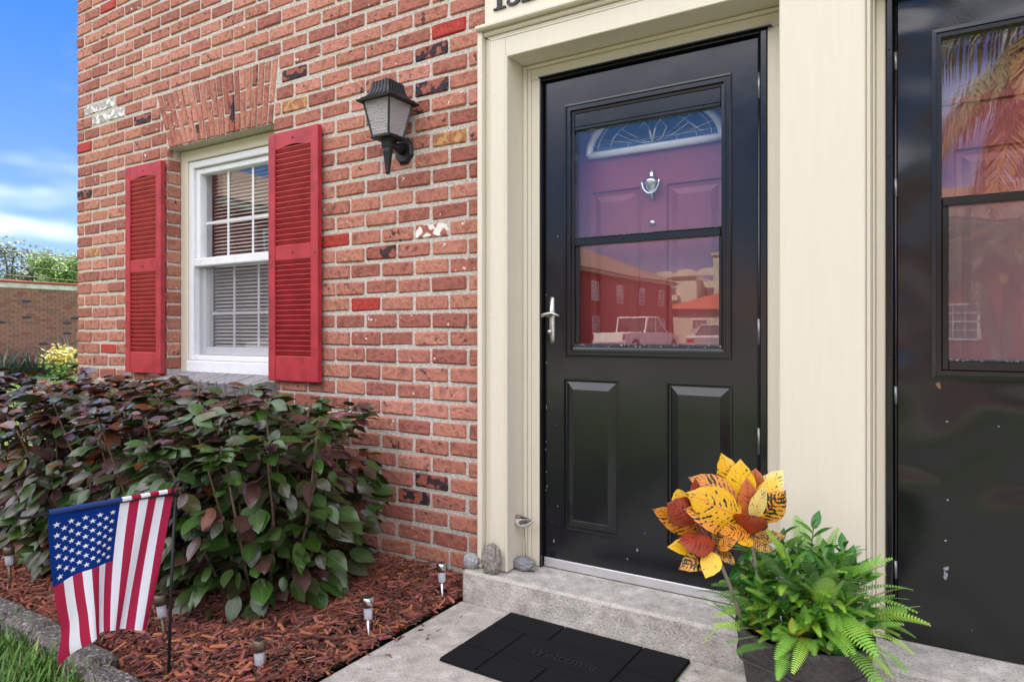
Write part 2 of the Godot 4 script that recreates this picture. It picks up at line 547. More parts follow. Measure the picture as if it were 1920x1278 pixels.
func make_wall() -> void:
	var s := st()
	var z := WZ - 0.0070
	var top := 5.6
	# mortar body round the window opening; the bricks stand proud of it
	plate(s, -3.668, -0.3, -0.16, top, z, [[OX0, OY0 - 0.03, OX1, OY1]])
	face(s, [Vector3(OX0, OY0 - 0.03, z), Vector3(OX0, OY1, z), Vector3(OX0, OY1, -0.2), Vector3(OX0, OY0 - 0.03, -0.2)], Vector3.RIGHT)
	face(s, [Vector3(OX1, OY0 - 0.03, z), Vector3(OX1, OY1, z), Vector3(OX1, OY1, -0.2), Vector3(OX1, OY0 - 0.03, -0.2)], Vector3.LEFT)
	face(s, [Vector3(OX0, OY1, z), Vector3(OX1, OY1, z), Vector3(OX1, OY1, -0.2), Vector3(OX0, OY1, -0.2)], Vector3.DOWN)
	face(s, [Vector3(OX0, OY0 - 0.03, z), Vector3(OX1, OY0 - 0.03, z), Vector3(OX1, OY0 - 0.03, -0.2), Vector3(OX0, OY0 - 0.03, -0.2)], Vector3.UP)
	face(s, [Vector3(-3.668, -0.3, z), Vector3(-3.668, top, z), Vector3(-3.668, top, -9), Vector3(-3.668, -0.3, -9)], Vector3.LEFT)
	plate(s, -3.668, -0.3, -0.16, top, -0.2, [[OX0, OY0 - 0.03, OX1, OY1]], Vector3.FORWARD)
	var wall := part("wall", s, mats.mortar, house)
	# brick shapes, by length in steps, all 66 mm high
	var variants := {}
	var list := []
	var BH := 0.0680
	var C := 0.0813
	for c in range(-15, 56):
		var y0 := 1.036 + C * c
		var yc := y0 + BH / 2
		if y0 + BH > top or y0 < -0.25: continue
		var off: float = -0.4355 if posmod(c, 2) == 0 else -0.334
		var n := -20
		while n < 6:
			var a := off + 0.2032 * n + 0.0070
			var b := a + 0.2032 - 0.014
			n += 1
			var right_end: float = -0.215 if yc < 2.33 else -0.175
			a = max(a, -3.675); b = min(b, right_end)
			if b - a < 0.022: continue
			# the opening and the flat arch cut the course
			var spans := [[a, b]]
			var cut := []
			if yc > OY0 - 0.10 and yc < OY1:
				cut = [OX0 + 0.0, OX1 - 0.0]
			elif yc >= OY1 and yc < OY1 + 0.350:
				cut = [arch_left(yc) - 0.012, arch_right(yc) + 0.012]
			if cut:
				spans = []
				if a < cut[0]: spans.append([a, min(b, cut[0])])
				if b > cut[1]: spans.append([max(a, cut[1]), b])
			for sp in spans:
				if sp[1] - sp[0] > 0.02: list.append([sp[0], sp[1], yc])
	# which bricks show largest
	var order := []
	for i in list.size():
		var e: Array = list[i]
		var xc: float = (e[0] + e[1]) / 2
		var k: float = cam_area(Vector3(xc, e[2], WZ)) * (e[1] - e[0])
		if e[2] < 0.70 and xc < -0.95: k *= 0.02          # behind the hedge
		if e[2] > 0.85 and e[2] < 2.13 and ((xc > -2.97 and xc < -2.6) or (xc > -1.6 and xc < -1.25)): k *= 0.02   # behind a shutter
		if e[2] < 0.05: k *= 0.02
		order.append([k, i])
	order.sort_custom(func(p, q): return p[0] > q[0])
	var single := {}
	for i in min(300, order.size()): single[order[i][1]] = true
	var rest := []
	for k in mats.bricks.size(): rest.append(st())
	for i in list.size():
		var e: Array = list[i]
		var len_mm := int(round((e[1] - e[0]) * 1000 / 6.0)) * 6
		var at := Vector3((e[0] + e[1]) / 2 + rng.randf_range(-0.002, 0.002), e[2] + rng.randf_range(-0.0022, 0.0022), WZ - 0.025 + rng.randf_range(-0.0022, 0.0028))
		var turn := Basis(Vector3.BACK, rng.randf_range(-0.012, 0.012)) * Basis(Vector3.UP, rng.randf_range(-0.01, 0.01))
		var mi: int = rng.randi() % 12
		var own := placed_brick(at, mats.bricks[mi])
		if single.has(i) or own != mats.bricks[mi]:
			var key := [len_mm, rng.randi() % 4]
			if not variants.has(key):
				var q := st()
				boxt(q, Transform3D(), Vector3(len_mm / 1000.0, BH * rng.randf_range(0.96, 1.03), 0.05), rng.randf_range(0.005, 0.009), 0.0022)
				variants[key] = done(q)
			put("brick", variants[key], own, wall, Transform3D(turn, at))
		else:
			boxt(rest[mi], Transform3D(turn, at), Vector3(e[1] - e[0], BH * rng.randf_range(0.96, 1.03), 0.05), rng.randf_range(0.005, 0.008), 0.002)
	var am := ArrayMesh.new()
	for k in rest.size():
		rest[k].generate_normals()
		rest[k].commit(am)
		am.surface_set_material(am.get_surface_count() - 1, mats.bricks[k])
	var far := put("smaller_bricks", am, null, wall)
	far.set_meta("kind", "stuff")
	# the flat arch: leaning columns of one and a half bricks
	var cols := 21
	for k in cols:
		var t0 := (k + 0.10) / cols
		var t1 := (k + 0.90) / cols
		var split: float = OY1 + (0.108 if k % 2 == 0 else 0.222)
		for half in 2:
			var ya: float = OY1 + 0.003 if half == 0 else split + 0.007
			var yb: float = split - 0.007 if half == 0 else OY1 + 0.340
			var q := st()
			var f := WZ + rng.randf_range(-0.002, 0.004)
			var p := []
			for yy in [ya, yb]:
				for t in [t0, t1]:
					p.append(Vector3(lerpf(arch_left(yy), arch_right(yy), t) + rng.randf_range(-0.002, 0.002), yy + rng.randf_range(-0.003, 0.003), f))
			leaning_block(q, p, 0.004, -0.04)
			part("arch_brick", q, mats.bricks[rng.randi() % 12] if rng.randf() > 0.04 else mats.brick_burnt, wall)
	# brick ends along the left side of the opening
	for c in range(-3, 15):
		var y0 := 1.036 + C * c
		if y0 < OY0 + 0.01 or y0 + BH > OY1: continue
		var q := st()
		boxt(q, Transform3D(Basis(), Vector3(OX0 - 0.018, y0 + BH / 2, 0.008)), Vector3(0.05, BH, 0.088), 0.006, 0.002)
		part("brick", q, mats.bricks[rng.randi() % 12], wall)
	# the sill: bricks on edge, sloping out
	var w := (OX1 - OX0 + 0.06) / 14
	for k in 14:
		var q := st()
		var x := OX0 - 0.03 + w * (k + 0.5)
		var b := Basis(Vector3.RIGHT, 0.24)
		boxt(q, Transform3D(b, Vector3(x, 0.792 + rng.randf_range(-0.003, 0.003), 0.020)), Vector3(w - 0.012, 0.098, 0.175), 0.006, 0.002)
		part("sill_brick", q, mats.brick_sill, wall)

func leaning_block(q: SurfaceTool, p: Array, bev: float, back: float) -> void:
	var c: Vector3 = (p[0] + p[1] + p[2] + p[3]) / 4
	var inner := []
	var mid := []
	for v in p:
		var d: Vector3 = (c - v)
		d.x = sign(d.x) * bev * 1.2
		d.y = sign(d.y) * bev * 1.2
		inner.append(v + d)
		mid.append(v - Vector3(0, 0, bev))
	var ring := [0, 1, 3, 2]
	face(q, [inner[0], inner[1], inner[3], inner[2]], Vector3.BACK)
	for i in 4:
		var a: int = ring[i]
		var b: int = ring[(i + 1) % 4]
		var out: Vector3 = (p[a] + p[b]) / 2 - c
		face(q, [inner[a], inner[b], mid[b], mid[a]], out + Vector3.BACK * 0.02)
		var ab := Vector3(mid[a].x, mid[a].y, back)
		var bb := Vector3(mid[b].x, mid[b].y, back)
		face(q, [mid[a], mid[b], bb, ab], out)

# bricks of a colour of their own that can be found in the photograph: [x, y, material]
var odd_bricks := [
	[-0.42, 2.465, "brick_red"], [-1.16, 1.570, "brick_red"], [-0.94, 1.227, "brick_red"], [-3.29, 3.295, "brick_red"], [-3.30, 1.004, "brick_red"], [-3.49, 2.408, "brick_red"],
	[-1.46, 2.461, "brick_burnt"], [-0.52, 2.222, "brick_burnt"], [-0.59, 2.140, "brick_burnt"], [-0.84, 1.483, "brick_burnt"], [-0.54, 0.416, "brick_burnt"], [-0.64, 0.339, "brick_burnt"], [-2.88, 2.460, "brick_burnt"], [-0.56, 2.384, "brick_burnt"], [-0.86, 0.372, "brick_burnt"], [-3.63, 2.060, "brick_burnt"],
	[-0.42, 1.973, "brick_buff"], [-1.44, 2.296, "brick_buff"], [-3.40, 1.629, "brick_buff"], [-0.53, 1.568, "brick_lime"], [-3.43, 2.591, "brick_grey"], [-3.29, 2.599, "brick_grey"], [-3.39, 2.541, "brick_grey"], [-3.23, 2.536, "brick_grey"],
]

func placed_brick(at: Vector3, m: Material) -> Material:
	for o in odd_bricks:
		if abs(at.x - o[0]) < 0.104 and abs(at.y - o[1]) < 0.041:
			o[0] = 99.0          # one brick each
			return mats[o[2]]
	return m

func make_window() -> void:
	var s := st()
	# cream outer frame
	var zf := -0.035
	b6(s, OX0 + 0.002, OX0 + 0.07, OY0 + 0.0, OY1 - 0.002, -0.19, zf, 0.004)
	b6(s, OX1 - 0.07, OX1 - 0.002, OY0 + 0.0, OY1 - 0.002, -0.19, zf, 0.004)
	b6(s, OX0 + 0.071, OX1 - 0.071, OY1 - 0.07, OY1 - 0.003, -0.19, zf, 0.004)
	var win := part("window", s, mats.cream, house)
	win.set_meta("label", "white double-hung window with grid bars and half-open blinds behind the glass")
	# white vinyl frame
	var x0 := OX0 + 0.072
	var x1 := OX1 - 0.072
	var y0 := OY0 + 0.002
	var y1 := OY1 - 0.072
	var q := st()
	b6(q, x0, x0 + 0.042, y0 + 0.075, y1, -0.18, -0.045, 0.004)
	b6(q, x1 - 0.042, x1, y0 + 0.075, y1, -0.18, -0.045, 0.004)
	b6(q, x0 + 0.043, x1 - 0.043, y1 - 0.042, y1 - 0.001, -0.18, -0.046, 0.004)
	b6(q, x0 + 0.043, x1 - 0.043, y0 + 0.075, y0 + 0.105, -0.18, -0.046, 0.004)
	b6(q, x0 - 0.004, x1 + 0.004, y0, y0 + 0.073, -0.18, -0.028, 0.006)
	part("frame", q, mats.white, win)
	var gx0 := x0 + 0.043
	var gx1 := x1 - 0.043
	# upper sash
	q = st()
	var m := 1.528
	b6(q, gx0, gx0 + 0.036, m + 0.026, y1 - 0.043, -0.12, -0.066, 0.004)
	b6(q, gx1 - 0.036, gx1, m + 0.026, y1 - 0.043, -0.12, -0.066, 0.004)
	b6(q, gx0 + 0.037, gx1 - 0.037, y1 - 0.08, y1 - 0.044, -0.12, -0.067, 0.004)
	b6(q, gx0 - 0.002, gx1 + 0.002, m - 0.026, m + 0.025, -0.12, -0.052, 0.006)
	part("upper_sash", q, mats.white, win)
	# lower sash stands further in, behind a grey insect screen frame
	q = st()
	b6(q, gx0, gx0 + 0.040, y0 + 0.106, m - 0.027, -0.16, -0.105, 0.004)
	b6(q, gx1 - 0.040, gx1, y0 + 0.106, m - 0.027, -0.16, -0.105, 0.004)
	b6(q, gx0 + 0.041, gx1 - 0.041, y0 + 0.106, y0 + 0.155, -0.16, -0.106, 0.004)
	part("lower_sash", q, mats.white, win)
	q = st()
	b6(q, gx0 + 0.037, gx1 - 0.037, m + 0.027, y1 - 0.081, -0.094, -0.090)
	part("pane", q, mats.glass, win)
	q = st()
	b6(q, gx0 + 0.037, gx1 - 0.037, m + 0.027, y1 - 0.081, -0.112, -0.109)
	part("inner_pane", q, mats.glass, win)
	q = st()
	b6(q, gx0 + 0.041, gx1 - 0.041, y0 + 0.156, m - 0.027, -0.134, -0.130)
	part("pane", q, mats.glass, win)
	q = st()
	face(q, [Vector3(gx0 + 0.003, y0 + 0.107, -0.085), Vector3(gx1 - 0.003, y0 + 0.107, -0.085), Vector3(gx1 - 0.003, m - 0.028, -0.085), Vector3(gx0 + 0.003, m - 0.028, -0.085)], Vector3.BACK)
	part("insect_screen", q, mats.screen, win)
	for a in [[m + 0.027, y1 - 0.081, -0.1, gx0 + 0.037, gx1 - 0.037], [y0 + 0.156, m - 0.028, -0.14, gx0 + 0.041, gx1 - 0.041]]:
		for k in [1, 2]:
			q = st()
			var x := lerpf(a[3], a[4], k / 3.0)
			b6(q, x - 0.009, x + 0.009, a[0], a[1], a[2] - 0.006, a[2], 0.002)
			part("grid_bar", q, mats.white, win)
		for k in 3:
			q = st()
			var y := lerpf(a[0], a[1], 0.42)
			b6(q, lerpf(a[3], a[4], k / 3.0) + 0.0095, lerpf(a[3], a[4], (k + 1) / 3.0) - 0.0095, y - 0.009, y + 0.009, a[2] - 0.006, a[2], 0.002)
			part("grid_bar", q, mats.white, win)
	# blinds: each slat a thin tilted strip
	q = st()
	boxt(q, Transform3D(), Vector3(gx1 - gx0 - 0.03, 0.0012, 0.026), 0.0)
	var slat := done(q)
	var y := y0 + 0.14
	while y < y1 - 0.05:
		put("blind_slat", slat, mats.blind, win, Transform3D(Basis(Vector3.RIGHT, 0.52), Vector3((gx0 + gx1) / 2 + 0.012, y, -0.182)))
		y += 0.0225
	# the dark room behind
	q = st()
	b6(q, -3.4, 0.0, 0.15, 2.6, -3.02, -3.0)
	part("room_back_wall", q, mats.room, house)

func make_shutter(x0: float, x1: float) -> void:
	var y0 := 0.845
	var y1 := 2.143
	var z0 := WZ + 0.012
	var z1 := WZ + 0.045
	var s := st()
	b6(s, x0, x0 + 0.052, y0, y1, z0, z1, 0.004)
	b6(s, x1 - 0.052, x1, y0, y1, z0, z1, 0.004)
	b6(s, x0 + 0.053, x1 - 0.053, y0, y0 + 0.130, z0, z1 - 0.004, 0.003)
	b6(s, x0 + 0.053, x1 - 0.053, 1.472, 1.552, z0, z1 - 0.004, 0.003)
	# the back board, and the top rail with its curved lower edge
	b6(s, x0 + 0.053, x1 - 0.053, y0 + 0.131, 1.471, z0, z0 + 0.006)
	b6(s, x0 + 0.053, x1 - 0.053, 1.553, y1 - 0.092, z0, z0 + 0.006)
	var n := 16
	var lo := []
	for k in n + 1:
		var t := float(k) / n
		lo.append(Vector2(lerpf(x0 + 0.053, x1 - 0.053, t), y1 - 0.088 + 0.015 * pow(sin(PI * t), 2.0)))
	for k in n:
		var a: Vector2 = lo[k]
		var b: Vector2 = lo[k + 1]
		face(s, [Vector3(a.x, a.y, z1 - 0.004), Vector3(b.x, b.y, z1 - 0.004), Vector3(b.x, y1 - 0.002, z1 - 0.004), Vector3(a.x, y1 - 0.002, z1 - 0.004)], Vector3.BACK)
		face(s, [Vector3(a.x, a.y, z1 - 0.004), Vector3(b.x, b.y, z1 - 0.004), Vector3(b.x, b.y, z0), Vector3(a.x, a.y, z0)], Vector3.DOWN)
	face(s, [Vector3(x0 + 0.053, y1 - 0.002, z1 - 0.004), Vector3(x1 - 0.053, y1 - 0.002, z1 - 0.004), Vector3(x1 - 0.053, y1 - 0.002, z0), Vector3(x0 + 0.053, y1 - 0.002, z0)], Vector3.UP)
	face(s, [Vector3(x0 + 0.053, y1 - 0.092, z0 + 0.0065), Vector3(x1 - 0.053, y1 - 0.092, z0 + 0.0065), Vector3(x1 - 0.053, y1 - 0.003, z0 + 0.0065), Vector3(x0 + 0.053, y1 - 0.003, z0 + 0.0065)], Vector3.BACK)
	var sh := part("shutter", s, mats.shutter, house)
	sh.set_meta("label", "red louvred shutter on the side of the window towards the %s" % ["corner of the house", "lantern"][0 if x0 < -2 else 1])
	var q := st()
	boxt(q, Transform3D(Basis(Vector3.RIGHT, 0.60), Vector3.ZERO), Vector3(x1 - x0 - 0.108, 0.031, 0.006), 0.002)
	var slat := done(q)
	for a in [[y0 + 0.147, 1.463, 19], [1.567, y1 - 0.096, 18]]:
		for k in a[2]:
			put("slat", slat, mats.shutter, sh, Transform3D(Basis(), Vector3((x0 + x1) / 2, lerpf(a[0], a[1], k / float(a[2] - 1)), z1 - 0.016)))
	for p in [[x0 + 0.02, y0 + 0.17], [x1 - 0.02, y0 + 0.17], [x0 + 0.02, 1.50], [x1 - 0.02, 1.50], [(x0 + x1) / 2, 1.51], [(x0 + x1) / 2, y1 - 0.04]]:
		q = st()
		boxt(q, Transform3D(Basis(Vector3.BACK, 0.78), Vector3(p[0], p[1], z1)), Vector3(0.009, 0.009, 0.005), 0.002)
		part("screw", q, mats.screw, sh)

# painted wooden door surround: casing, reveal, head board with the house number, pillar between the doors
func make_surround() -> void:
	var s := st()
	var yb := 0.1275
	var yt := 2.212
	# left leg, built up of strips
	b6(s, -0.206, -0.182, yb, 2.336, -0.1, 0.166, 0.003)
	b6(s, -0.1815, -0.166, yb, 2.315, -0.1, 0.140, 0.005)
	b6(s, -0.1655, -0.152, yb, 2.303, -0.1, 0.146, 0.004)
	b6(s, -0.1515, -0.078, yb, 2.294, -0.1, 0.150, 0.002)
	b6(s, -0.0775, -0.066, yb, yt + 0.012, -0.1, 0.156, 0.004)
	var leg := part("door_casing", s, mats.cream, house)
	leg.set_meta("label", "cream moulded casing up the brick side of the near black door")
	s = st()
	var xr := 4.0
	b6(s, -0.1515, xr, 2.2945, 2.304, -0.1, 0.1505, 0.002)
	b6(s, -0.1655, xr, 2.3045, 2.316, -0.1, 0.146, 0.003)
	b6(s, -0.1815, xr, 2.3165, 2.337, -0.1, 0.158, 0.005)
	b6(s, -0.2065, xr, 2.3375, 2.357, -0.1, 0.186, 0.005)
	b6(s, -0.0775, xr, 2.225, 2.294, -0.1, 0.1495, 0.002)
	b6(s, -0.0655, xr, yt, 2.2245, -0.1, 0.1555, 0.003)
	part("head_casing", s, mats.cream, house)
	s = st()
	b6(s, -0.186, xr, 2.3575, 2.80, -0.1, 0.140, 0.003)
	var fr := part("frieze_board", s, mats.cream, house)
	var f := SystemFont.new()
	f.font_names = PackedStringArray(["Droid Serif"])
	f.font_italic = true
	f.font_weight = 700
	var x := -0.150
	for ch in ["1", "3", "2"]:
		var t := TextMesh.new()
		t.text = ch
		t.font = f
		t.font_size = 96
		t.pixel_size = 0.00145
		t.depth = 0.008
		t.horizontal_alignment = HORIZONTAL_ALIGNMENT_LEFT
		t.vertical_alignment = VERTICAL_ALIGNMENT_BOTTOM
		var o := put("numeral", t, mats.iron, fr, Transform3D(Basis(), Vector3(x, 2.425, 0.1445)))
		o.position.y = 2.418 - o.mesh.get_aabb().position.y
		x += 0.072
	# the recess: jamb, head jamb, soffit board
	s = st()
	b6(s, -0.0655, -0.048, yb, yt - 0.001, -0.1, 0.0345, 0.004)
	b6(s, -0.0475, -0.031, yb, yt - 0.0155, -0.1, 0.026, 0.003)
	b6(s, -0.0305, 0.0105, yb, yt - 0.064, -0.1, 0.021, 0.002)
	b6(s, -0.0475, 0.972, yt - 0.016, yt - 0.0015, -0.1, 0.033, 0.004)
	b6(s, -0.0305, 0.972, yt - 0.0635, yt - 0.0165, -0.1, 0.0215, 0.002)
	b6(s, 0.913, 0.972, yb, yt - 0.064, -0.1, 0.020, 0.002)
	part("door_jamb", s, mats.cream, house)
	# pillar between the two doors
	s = st()
	b6(s, 0.9735, 1.224, yb, yt - 0.001, -0.1, 0.141, 0.004)
	b6(s, 1.2245, 1.236, yb, yt - 0.001, -0.1, 0.128, 0.003)
	b6(s, 1.2365, 1.243, yb, yt - 0.001, -0.1, 0.060, 0.002)
	b6(s, 1.2435, 1.272, yb, yt - 0.001, -0.1, 0.020, 0.003)
	var pl := part("pillar", s, mats.cream, house)
	pl.set_meta("label", "flat cream pillar between the two black storm doors")
	s = st()
	b6(s, 1.272, xr, yt - 0.052, yt - 0.001, -0.1, 0.020, 0.003)
	b6(s, 2.185, 2.25, yb, yt - 0.053, -0.1, 0.020, 0.003)
	part("door_jamb", s, mats.cream, house)
	s = st()
	b6(s, 2.2505, xr, yb, yt - 0.053, -0.1, 0.030, 0.003)
	part("wall_panel", s, mats.cream, house)

func make_shell() -> void:
	# the rest of the house: it closes the rooms and casts the shade that the front lies in
	var s := st()
	b6(s, 4.0, 14.0, -0.3, 5.6, -0.2, 0.06)
	b6(s, -0.16, 4.0, 2.80, 5.6, -0.2, 0.06)
	b6(s, 13.8, 14.0, -0.3, 5.6, -9.0, -0.2)
	b6(s, -3.668, 13.8, -0.3, 5.6, -9.2, -9.0)
	b6(s, -3.668, -3.45, -0.3, 5.6, -9.0, -0.2)
	b6(s, -0.16, 4.0, -0.3, 2.80, -0.26, -0.2)
	part("outer_wall", s, mats.far_brick, house)
	s = st()
	b6(s, -3.45, 13.8, 5.45, 5.58, -9.0, -0.2)
	part("upper_ceiling", s, mats.room, house)
	s = st()
	var e := 5.62
	var ridge := 7.4
	for g in [[0.55, -4.6], [-9.8, -4.6]]:
		var z0: float = g[0]
		var z1: float = g[1]
		face(s, [Vector3(-4.05, e, z0), Vector3(14.4, e, z0), Vector3(14.4, ridge, z1), Vector3(-4.05, ridge, z1)], Vector3.UP)
	face(s, [Vector3(-4.05, e, 0.55), Vector3(14.4, e, 0.55), Vector3(14.4, e, -9.8), Vector3(-4.05, e, -9.8)], Vector3.DOWN)
	for x in [-4.05, 14.4]:
		face(s, [Vector3(x, e, 0.55), Vector3(x, e, -9.8), Vector3(x, ridge, -4.6)], Vector3(sign(x), 0, 0))
	part("roof", s, mats.shingle, house)

# ---------------------------------------------------------------- doors
func chip(parent: Node, x: float, y: float, z: float, w: float, h: float, m: Material) -> void:
	# a place where the paint has come off: a ragged flake, half a millimetre thick
	var s := st()
	var n := 11
	var p := []
	for k in n:
		var a := TAU * k / n
		var r := rng.randf_range(0.45, 1.0)
		p.append(Vector3(x + cos(a) * w * r, y + sin(a) * h * r, z + 0.0006))
	for k in n:
		face(s, [Vector3(x, y, z + 0.0007), p[k], p[(k + 1) % n]], Vector3.BACK)
		face(s, [p[k], p[(k + 1) % n], p[(k + 1) % n] - Vector3(0, 0, 0.0006), p[k] - Vector3(0, 0, 0.0006)], p[k] - Vector3(x, y, z))
	part("paint_chip", s, m, parent)

func make_storm_door() -> void:
	# aluminium frame fixed to the jamb
	var f := st()
	b6(f, 0.011, 0.0185, 0.1275, 2.146, -0.05, 0.026, 0.002)
	b6(f, 0.889, 0.9125, 0.1275, 2.146, -0.05, 0.024, 0.003)
	b6(f, 0.011, 0.930, 2.1462, 2.152, -0.05, 0.040, 0.002)
	b6(f, 0.0187, 0.8888, 2.1375, 2.146, -0.05, 0.022, 0.002)
	part("door_frame", f, mats.black, house)
	var x0 := 0.0215
	var x1 := 0.880
	var y0 := 0.166
	var y1 := 2.134
	var g := [0.118, 1.000, 0.788, 2.025]
	var pl := [0.109, 0.290, 0.353, 0.911]
	var pr := [0.546, 0.290, 0.792, 0.911]
	var s := st()
	plate(s, x0 + 0.004, y0, x1 - 0.004, y1 - 0.004, 0.0, [g, pl, pr])
	for a in [[x0, 1], [x1, -1]]:
		face(s, [Vector3(a[0], y0, -0.004), Vector3(a[0], y1 - 0.004, -0.004), Vector3(a[0] + 0.004 * a[1], y1 - 0.004, 0), Vector3(a[0] + 0.004 * a[1], y0, 0)], Vector3(-a[1], 0, 1))
		face(s, [Vector3(a[0], y0, -0.004), Vector3(a[0], y1 - 0.004, -0.004), Vector3(a[0], y1 - 0.004, -0.04), Vector3(a[0], y0, -0.04)], Vector3(-a[1], 0, 0))
	face(s, [Vector3(x0 + 0.004, y1 - 0.004, 0), Vector3(x1 - 0.004, y1 - 0.004, 0), Vector3(x1 - 0.004, y1, -0.004), Vector3(x0 + 0.004, y1, -0.004)], Vector3(0, 1, 1))
	face(s, [Vector3(x0, y1, -0.004), Vector3(x1, y1, -0.004), Vector3(x1, y1, -0.04), Vector3(x0, y1, -0.04)], Vector3.UP)
	plate(s, x0, y0, x1, y1, -0.04, [[g[0] + 0.04, g[1] + 0.04, g[2] - 0.04, g[3] - 0.04]], Vector3.FORWARD)
	var leaf := part("storm_door", s, mats.black, house)
	leaf.set_meta("label", "black storm door with two raised panels, lever handle and bright sweep")
	# glazing moulding
	s = st()
	rings(s, g[0], g[1], g[2], g[3], [[0.0, 0.0], [0.001, 0.008], [0.008, 0.009], [0.009, 0.003], [0.020, 0.003], [0.021, 0.007], [0.027, 0.007], [0.030, -0.004], [0.039, -0.006], [0.040, -0.04]], false)
	part("glazing_bead", s, mats.black, leaf)
	s = st()
	b6(s, 0.1585, 0.7475, 1.930, 1.9845, -0.034, -0.006, 0.002)
	part("screen_cassette", s, mats.black, leaf)
	s = st()
	b6(s, 0.1585, 0.7475, 1.915, 1.9295, -0.034, -0.002, 0.003)
	part("screen_cassette", s, mats.black, leaf)
	s = st()
	b6(s, 0.1585, 0.7475, 1.448, 1.478, -0.034, -0.004, 0.003)
	part("cross_rail", s, mats.black, leaf)
	s = st()
	b6(s, 0.1585, 0.7475, 1.4782, 1.4822, -0.030, -0.005, 0.001)
	part("worn_strip", s, mats.black_worn, leaf)
	s = st()
	b6(s, 0.1585, 0.7475, 1.0405, 1.0520, -0.034, -0.007, 0.001)
	part("worn_strip", s, mats.black_worn, leaf)
	s = st()
	b6(s, 0.1585, 0.172, 1.0525, 1.4475, -0.034, -0.012, 0.001)
	part("sash_stile", s, mats.black, leaf)
	s = st()
	b6(s, 0.738, 0.7475, 1.0525, 1.4475, -0.034, -0.012, 0.001)
	part("sash_stile", s, mats.black, leaf)
	s = st()
	b6(s, 0.1585, 0.7475, 1.4825, 1.9145, -0.016, -0.013)
	part("pane", s, mats.glass, leaf)
	s = st()
	b6(s, 0.1585, 0.7475, 1.4825, 1.9145, -0.030, -0.027)
	part("inner_pane", s, mats.glass, leaf)
	s = st()
	b6(s, 0.1722, 0.7378, 1.0525, 1.4475, -0.020, -0.017)
	part("pane", s, mats.glass, leaf)
	s = st()
	b6(s, 0.1722, 0.7378, 1.0525, 1.4475, -0.033, -0.030)
	part("inner_pane", s, mats.glass, leaf)
	for p in [pl, pr]:
		s = st()
		rings(s, p[0], p[1], p[2], p[3], [[0.0, 0.0], [0.002, 0.0025], [0.005, 0.0025], [0.008, -0.009], [0.014, -0.0095], [0.045, 0.0005], [0.046, 0.0]])
		part("panel", s, mats.black, leaf)
	s = st()
	b6(s, x0, x1, 0.1285, 0.1655, -0.036, 0.006, 0.002)
	part("sweep", s, mats.alu, leaf)
	# hinge rod at the right edge, with bright knuckles
	s = st(false)
	tube(s, [Vector3(0.8845, 0.14, 0.014), Vector3(0.8845, 2.13, 0.014)], 0.0045, 8)
	part("hinge_rod", s, mats.black, leaf)
	for y in [1.955, 1.1, 0.72, 0.30]:
		s = st(false)
		tube(s, [Vector3(0.8845, y - 0.045, 0.0145), Vector3(0.8845, y + 0.045, 0.0145)], 0.0058, 8)
		part("hinge", s, mats.worn_steel, leaf)
	# handle set
	s = st(false)
	var prof := []
	for k in 28:
		var a := TAU * k / 28
		prof.append(Vector2(cos(a) * 0.0155, sin(a) * 0.0155 + (0.083 if sin(a) > 0 else -0.083)))
	var c := Vector3(0.055, 1.148, 0)
	for k in 28:
		var a: Vector2 = prof[k]
		var b: Vector2 = prof[(k + 1) % 28]
		var A := c + Vector3(a.x, a.y, 0.0)
		var B := c + Vector3(b.x, b.y, 0.0)
		var A2 := c + Vector3(a.x * 0.8, a.y * 0.975, 0.009)
		var B2 := c + Vector3(b.x * 0.8, b.y * 0.975, 0.009)
		face(s, [A, B, B2, A2], (A - c) + Vector3.BACK * 0.02)
		face(s, [A2, B2, c + Vector3(0, 0, 0.010)], Vector3.BACK)
	var hd := part("handle", s, mats.nickel, leaf)
	s = st(false)
	tube(s, [Vector3(0.055, 1.170, 0.008), Vector3(0.055, 1.170, 0.040)], [0.011, 0.008], 10)
	tube(s, [Vector3(0.030, 1.166, 0.040), Vector3(0.045, 1.170, 0.041), Vector3(0.06, 1.174, 0.042), Vector3(0.078, 1.176, 0.043), Vector3(0.095, 1.171, 0.043), Vector3(0.112, 1.164, 0.042)], [0.008, 0.009, 0.0075, 0.006, 0.0055, 0.005], 10)
	part("lever", s, mats.nickel, hd)
	s = st(false)
	tube(s, [Vector3(0.053, 1.100, 0.006), Vector3(0.053, 1.100, 0.017)], [0.011, 0.010], 12)
	part("lock_cylinder", s, mats.nickel, hd)
	for k in 12:
		var e := rng.randf()
		if e < 0.5: chip(leaf, x0 + rng.randf_range(0.004, 0.012), rng.randf_range(0.2, 1.3), 0.0, 0.0022, rng.randf_range(0.003, 0.012), mats.primer)
		else: chip(leaf, rng.randf_range(0.03, 0.10), rng.randf_range(0.2, 0.95), 0.0, 0.0016, 0.0024, mats.primer)
	for q in [[0.065, 0.235, 0.004, 0.011], [0.43, 0.26, 0.006, 0.008], [0.39, 0.22, 0.004, 0.004], [0.46, 0.33, 0.003, 0.003]]:
		chip(leaf, q[0], q[1], 0.0, q[2], q[3], mats.primer)
	make_entry_door(0.0, 0.905, true)

